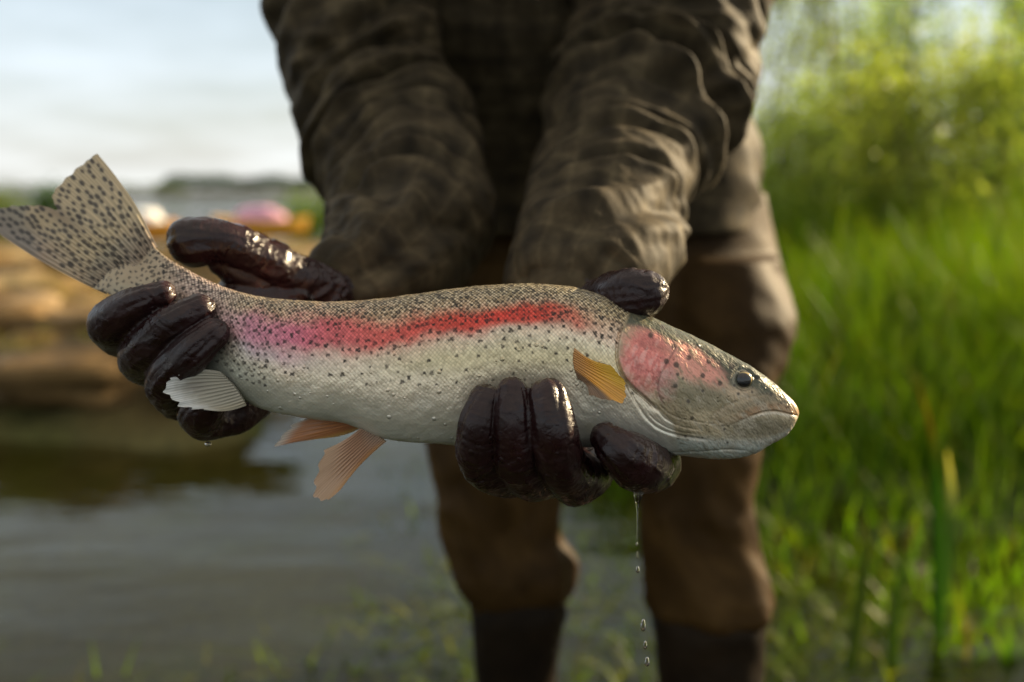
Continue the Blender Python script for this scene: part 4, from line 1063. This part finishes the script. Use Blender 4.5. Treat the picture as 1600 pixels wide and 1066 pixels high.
for (x0, y0, rad) in hs:
    m = (np.abs(X - x0) < 14) & (np.abs(Y - y0) < 14)
    e = np.hypot(X[m] - x0, Y[m] - y0) - rad * (1 + 0.2 * nC[m]); k = (sm(1.2, -1.2, e) * 0.82)[..., None]
    col[m] = col[m] * (1 - k) + np.array((0.055, 0.045, 0.035)) * k
    dsp[m] += 0
rs = np.random.default_rng(77)
for _k in range(90):
    x0 = rs.uniform(1010, 1235); y0 = rs.uniform(545, 700); rad = rs.uniform(0.7, 1.7); a_ = rs.uniform(0.25, 0.7)
    m = (np.abs(X - x0) < 6) & (np.abs(Y - y0) < 6)
    k = (sm(1.0, -0.8, np.hypot(X[m] - x0, Y[m] - y0) - rad * (1 + 0.4 * nC[m])) * a_)[..., None]; col[m] = col[m] * (1 - k) + np.array((0.09, 0.07, 0.045)) * k
kn = sm(4.5, 1.5, np.hypot((X - 1176) / 1.3, Y - 589)); lay((0.02, 0.018, 0.015), kn, 0.9); dsp += -2.5 * kn
dsp += 1.6 * np.exp(-(np.hypot((X - 1182) / 1.6, Y - 594) / 7) ** 2)
dsp += 4.5 * np.exp(-(np.hypot((X - 1003) / 1.0, Y - 562) / 38) ** 2) + (0.5 + 0.5 * hd) * nB + (0.15 + 0.30 * hd) * nC
col = save * (1 - hd[..., None]) + col * hd[..., None]
dsp *= sm(0, 4, np.abs(Z) + 3)
# soft dents where the fingertips press
for (x0, y0, rx, dp) in ((762, 612, 34, 5), (800, 600, 34, 6), (856, 605, 40, 7)):
    dsp += -dp * np.exp(-(np.hypot(X - x0, Y - y0 - 12) / rx) ** 2) * (Z > 0)
dsp += 2.2 * nA * (1 - hd) * 0.5
col = np.clip(col, 0.006, 0.95)
met = np.clip((0.10 + 0.42 * sm(0.75, 0.35, v) * sm(-0.98, -0.7, v)) * (1 - hd) * (1 - pat) * (1 - 0.9 * sm(1.45, 0.45, np.abs(q)) * sm_) + 0.12 * hd, 0, 1)
X3 = X + n2[:, 0:1] * nc * dsp; Y3 = Y + n2[:, 1:2] * nc * dsp; Z3 = Z + ns_ * dsp
def fishpt(x, y, z, d):
    d = np.asarray(d, float); return at(x, y, d) - (np.asarray(z) / FPX * d)[..., None] * cF
FP = fishpt(X3, Y3, Z3, D[:, None] + 0 * X)
FV = FP.reshape(-1, 3); FQ = gridquads(NS, NT, True)
trout = empty('trout', at(700, 690, .55))
tag(trout, 'rainbow trout with a red side stripe and black spots held in both gloved hands', 'fish')
body = part('body', FV, FQ, None, MAT['fish'], trout, np.concatenate([col, met[..., None]], -1).reshape(-1, 4))
def front_z(x, y):
    k = np.argmin((X3[:, :NF] - x) ** 2 + (Y3[:, :NF] - y) ** 2); return Z3[:, :NF].ravel()[k]

# eyes
def eye(side):
    z0 = front_z(EX, EY - 18) * 0.5 + front_z(EX, EY + 18) * 0.5
    R = 15.0; n, m_ = 40, 56
    f = np.linspace(0, np.pi, n)[:, None]; t = np.linspace(0, 2 * np.pi, m_, endpoint=False)[None]
    x = R * np.sin(f) * np.cos(t) * 1.05; y = R * np.sin(f) * np.sin(t); z = R * 0.72 * np.cos(f) + 0 * t
    pr = np.hypot(x / 1.12, y); c = np.zeros(x.shape + (3,)); c[:] = (0.022, 0.019, 0.012)
    ir = np.array([0.62, 0.46, 0.18])
    k = np.exp(-((pr - 12.0) / 1.1) ** 2)[..., None] * sm(-4, 14, x * 0.9 - y * 0.8)[..., None] * 0.9; c = c * (1 - k) + ir * k
    k = sm(11.2, 10.2, np.hypot((x + 0.8) / 1.1, y + 0.3))[..., None] * (z > 0)[..., None]; c = c * (1 - k) + np.array([0.006, 0.006, 0.007]) * k
    if side < 0: z = -z
    V = fishpt(EX + x, EY + y, side * (z0 - 7.0) + z, .55 + 0 * x)
    q = gridquads(n, m_, True)
    o = part('eye', V.reshape(-1, 3), q, None, MAT['eye'], trout, c.reshape(-1, 3)); return o
eye(1); eye(-1)

def fin(name, base, tip, colf, zb, zt, d, n=90, m_=70, thick=1.6, bulge=0.0, rays=16, ragged=2.0, seed=1, mirror=False, curl=0.0, label=None, ends=None):
    """membrane between a base line and a tip line (px), stiffened by raised rays"""
    B = cat(np.asarray(base, float), n); Tp = cat(np.asarray(tip, float), n)
    t = np.linspace(0, 1, n)[:, None]; rr_ = np.linspace(0, 1, m_)[None]
    rag = 1 + ragged / 60 * pn(np.stack([t[:, 0] * rays * 0.9, 0 * t[:, 0], 0 * t[:, 0]], -1), seed)[:, None]
    f = rr_ * (1 + (rag - 1) * rr_ ** 2)
    x = B[:, 0:1] + (Tp[:, 0:1] - B[:, 0:1]) * f; y = B[:, 1:2] + (Tp[:, 1:2] - B[:, 1:2]) * f
    nx, ny = -(Tp[:, 1:2] - B[:, 1:2]), (Tp[:, 0:1] - B[:, 0:1]); l = np.hypot(nx, ny) + 1e-6
    bl = bulge * np.sin(np.pi * rr_) * (1 - 2 * t); x = x + nx / l * bl; y = y + ny / l * bl
    z = zb + (zt - zb) * rr_ + curl * np.sin(np.pi * t) * rr_
    ph = t * rays * 2 * np.pi + 0.5 * np.sin(7 * t) + 0 * rr_
    ridge = 0.5 + 0.5 * np.cos(ph)
    # each ray forks towards its end
    ridge = ridge * (1 - sm(0.45, 0.9, rr_)) + (0.5 + 0.5 * np.cos(2 * ph)) * sm(0.45, 0.9, rr_)
    z = z + 1.6 * pn(np.stack([x * 0.03, y * 0.03, 0 * x], -1), seed + 3)
    th_ = thick * (1 - 0.75 * rr_) * (0.45 + 0.75 * ridge) * sm(0, 0.03, t) * sm(1, 0.97, t) + 0.12
    c = colf(t + 0 * rr_, rr_ + 0 * t, x, y)
    c = c * (0.70 + 0.38 * ridge)[..., None]
    Fr = fishpt(x, y, z + th_, d(x, y)); Bk = fishpt(x, y, z - th_, d(x, y))
    V = np.vstack([Fr.reshape(-1, 3), Bk.reshape(-1, 3)]); q = gridquads(n, m_); k = n * m_
    idx = np.arange(n * m_).reshape(n, m_)
    bd = np.concatenate([idx[0, :], idx[1:, -1], idx[-1, -2::-1], idx[-2:0:-1, 0]])
    rim = np.stack([bd, np.roll(bd, -1), np.roll(bd, -1) + k, bd + k], 1)
    Q = np.vstack([q, q[:, ::-1] + k, rim])
    cc = np.clip(c.reshape(-1, 3), 0.004, 0.9)
    o = part(name, V, Q, None, MAT['fin' if name == 'caudal_fin' else 'body_fin'], trout, np.vstack([cc, cc]))
    if label: o['label'] = label
    return o

# caudal fin, spotted along its rays
r = np.random.default_rng(5)
tb = [(246, 386), (225, 405), (206, 424), (188, 441), (165, 460)]
tt_ = [(150, 239), (117, 268), (88, 300), (86, 316), (92, 329), (62, 322), (0, 326), (-38, 340)]
tspots = []
while len(tspots) < 430:
    a_, b_ = r.uniform(0.02, 0.98), r.uniform(0.02, 0.97)
    B = cat(np.array(tb, float), 60); Tq = cat(np.array(tt_, float), 60); k = int(a_ * 59)
    p = B[k] + (Tq[k] - B[k]) * b_
    if all((p[0] - s[0]) ** 2 + (p[1] - s[1]) ** 2 > 8.8 ** 2 for s in tspots) or r.uniform() < 0.002:
        dv = Tq[k] - B[k]; dv = dv / np.linalg.norm(dv); tspots.append((p[0], p[1], dv[0], dv[1], r.uniform(1.7, 3.1)))
    if r.uniform() < 0.0006: break
def tailcol(t, rr_, x, y):
    c = np.zeros(x.shape + (3,)); c[:] = (0.58, 0.50, 0.34)
    m = sm(0.40, 0.0, rr_)[..., None]; c = c * (1 - m) + np.array((0.47, 0.36, 0.26)) * m
    m = (sm(0.62, 1.0, t) * sm(0.1, .6, rr_))[..., None] * 0.65; c = c * (1 - m) + np.array((0.33, 0.25, 0.23)) * m
    m = (np.exp(-((t - 0.52) / 0.10) ** 2) * sm(0.4, 1, rr_))[..., None] * 0.5; c = c * (1 - m) + np.array((0.25, 0.18, 0.14)) * m
    for (px, py, ux, uy, rad) in tspots:
        du = (x - px) * ux + (y - py) * uy; dw = -(x - px) * uy + (y - py) * ux
        k = sm(1.5, -0.8, np.hypot(du / 1.7, dw) - rad)[..., None] * 0.9; c = c * (1 - k) + np.array((0.045, 0.032, 0.022)) * k
    return c
fin('caudal_fin', tb, tt_, tailcol, 0, -4, lambda x, y: .580 + 0.045 * np.clip((215 - x) / 240, 0, 1) + 0.012 * np.clip((400 - y) / 150, -0.3, 1), 260, 200, 3.5, 7.0, 26, 1.2, 3, curl=10)

def pcol(t, rr_, x, y):
    c = np.zeros(x.shape + (3,)); c[:] = (0.95, 0.43, 0.045)
    m = sm(0.55, 0.0, rr_)[..., None] * 0.8; c = c * (1 - m) + np.array((0.56, 0.28, 0.11)) * m
    m = sm(0.62, 0.78, t)[..., None]; c = c * (1 - m) + np.array((0.22, 0.12, 0.055)) * m  # lower part browned, painting in the shadow and skin beneath the fin
    m = (sm(0.3, 0.9, rr_) * sm(0.5, 0.3, t))[..., None] * 0.6; c = c * (1 - m) + np.array((0.95, 0.58, 0.02)) * m
    return c
zf = front_z(905, 575)
fin('pectoral_fin', [(893, 543), (891, 556), (892, 572), (898, 590)], [(944, 568), (965, 592), (969, 611), (961, 622), (940, 619), (914, 613)], pcol, zf + 1, zf + 14, lambda x, y: .55 + 0 * x, 90, 60, 2.0, 5.0, 14, 6, 9, label='bright orange pectoral fin')
fin('pectoral_fin', [(893, 543), (891, 556), (892, 572), (898, 590)], [(930, 620), (925, 640), (915, 645), (900, 645), (890, 640)], pcol, -zf + 4, -zf - 8, lambda x, y: .55 + 0 * x, 60, 40, 2.0, 2.0, 14, 3, 9, label='far pectoral fin behind the belly')
def vcol(t, rr_, x, y):
    c = np.zeros(x.shape + (3,)); c[:] = (0.50, 0.19, 0.055)
    m = sm(0.6, 1.0, t)[..., None]; c = c * (1 - m) + np.array((0.62, 0.36, 0.07)) * m
    m = sm(0.80, 1.0, rr_)[..., None] * 0.85; c = c * (1 - m) + np.array((0.66, 0.60, 0.50)) * m
    return c
fin('pelvic_fin', [(578, 651), (574, 658), (570, 666)], [(470, 657), (445, 672), (424, 698), (455, 694), (490, 687)], vcol, -12, -22, lambda x, y: .552 + 0 * x, 80, 70, 2.4, 6.0, 11, 5, 15, label='far orange pelvic fin with a white tip')
def wcol(t, rr_, x, y):
    c = np.zeros(x.shape + (3,)); c[:] = (0.44, 0.235, 0.13)
    m = sm(0.35, 0.9, rr_)[..., None] * 0.7; c = c * (1 - m) + np.array((0.66, 0.44, 0.27)) * m
    m = (sm(0.3, 0.0, t))[..., None] * 0.6; c = c * (1 - m) + np.array((0.70, 0.32, 0.06)) * m
    m = sm(0.25, 0.0, rr_)[..., None] * 0.5; c = c * (1 - m) + np.array((0.45, 0.36, 0.28)) * m
    return c
fin('pelvic_fin', [(606, 688), (594, 680), (582, 670), (574, 660)], [(536, 762), (520, 775), (505, 778), (497, 774), (500, 738), (512, 700)], wcol, 16, 24, lambda x, y: .55 + 0 * x, 90, 80, 2.6, 4.0, 13, 6, 17, label='near tan pelvic fin fanned downward')
def acol(t, rr_, x, y):
    c = np.zeros(x.shape + (3,)); c[:] = (0.40, 0.37, 0.29)
    m = sm(0.55, 0.95, rr_ + 0.08 * pn(np.stack([x * 0.15, y * 0.15, 0 * x], -1), 66))[..., None]; c = c * (1 - m) + np.array((0.72, 0.72, 0.68)) * m
    m = (np.exp(-((t - 0.35) / 0.12) ** 2) * sm(0.2, .6, rr_) * sm(0.95, 0.6, rr_))[..., None] * 0.6; c = c * (1 - m) + np.array((0.20, 0.18, 0.15)) * m
    m = sm(0.75, 1.0, t)[..., None] * 0.4; c = c * (1 - m) + np.array((0.45, 0.36, 0.20)) * m
    return c
za_ = 42
fin('anal_fin', [(352, 580), (372, 600), (385, 618), (392, 632)], [(298, 583), (279, 593), (273, 606), (284, 621), (310, 634), (338, 637)], acol, 26, za_ + 6, lambda x, y: .553 + 0 * x, 90, 80, 2.6, 5.0, 14, 9, 23, label='small white edged anal fin')

# ------------------------------------------------------------------ water dripping from the glove
def drop(name, px, py, d, rx, ry, label, tail=0.3):
    p = at(px, py, d); k = d / FPX; n, m_ = 16, 20
    f = np.linspace(0, np.pi, n)[:, None]; t = np.linspace(0, 2 * np.pi, m_, endpoint=False)[None]
    prof = np.sin(f) * (1 - tail * np.cos(f))
    V = np.stack([rx * k * prof * np.cos(t), rx * k * prof * np.sin(t), ry * k * np.cos(f) + 0 * t], -1).reshape(-1, 3) + p
    o = thing_mesh(name, V, p, gridquads(n, m_, True), None, MAT['drop'])
    tag(o, label, 'water drop', 'water drops falling from the glove'); return o
D0 = .525
Cd = np.array([at(998, 768, D0), at(997, 778, D0), at(996, 790, D0), at(995.5, 815, D0), at(995, 842, D0)])
C = cat(Cd, 30); Rr = np.interp(np.linspace(0, 1, 30), [0, 0.12, 0.25, 0.4, 1], [8, 6.5, 2.6, 1.3, 0.7]) / FPX * D0
V, Q, T = tube(C, Rr, 16)
o = thing_mesh('water_drip', V, C[0], Q, T, MAT['drop']); tag(o, 'thin thread of water hanging from the lowest gloved finger', 'water drip')
drop('water_drop', 995, 850, D0, 1.8, 3.2, 'tiny water drop directly below the thread of water')
drop('water_drop', 995.5, 868, D0, 1.6, 6, 'slim water drop second below the thread of water')
drop('water_drop', 996.5, 890, D0, 3.0, 5.5, 'round water drop in the middle of the falling line')
drop('water_drop', 1005, 977, D0, 4.2, 10, 'largest long water drop in the lower falling line')
drop('water_drop', 1008, 1008, D0, 3.0, 7, 'small water drop second from the bottom of the line')
drop('water_drop', 1011, 1034, D0, 3.8, 8, 'lowest water drop near the bottom of the picture')
drop('water_drop', 325, 694, .566, 5, 4, 'water drop clinging under the glove by the anal fin', 0.0)
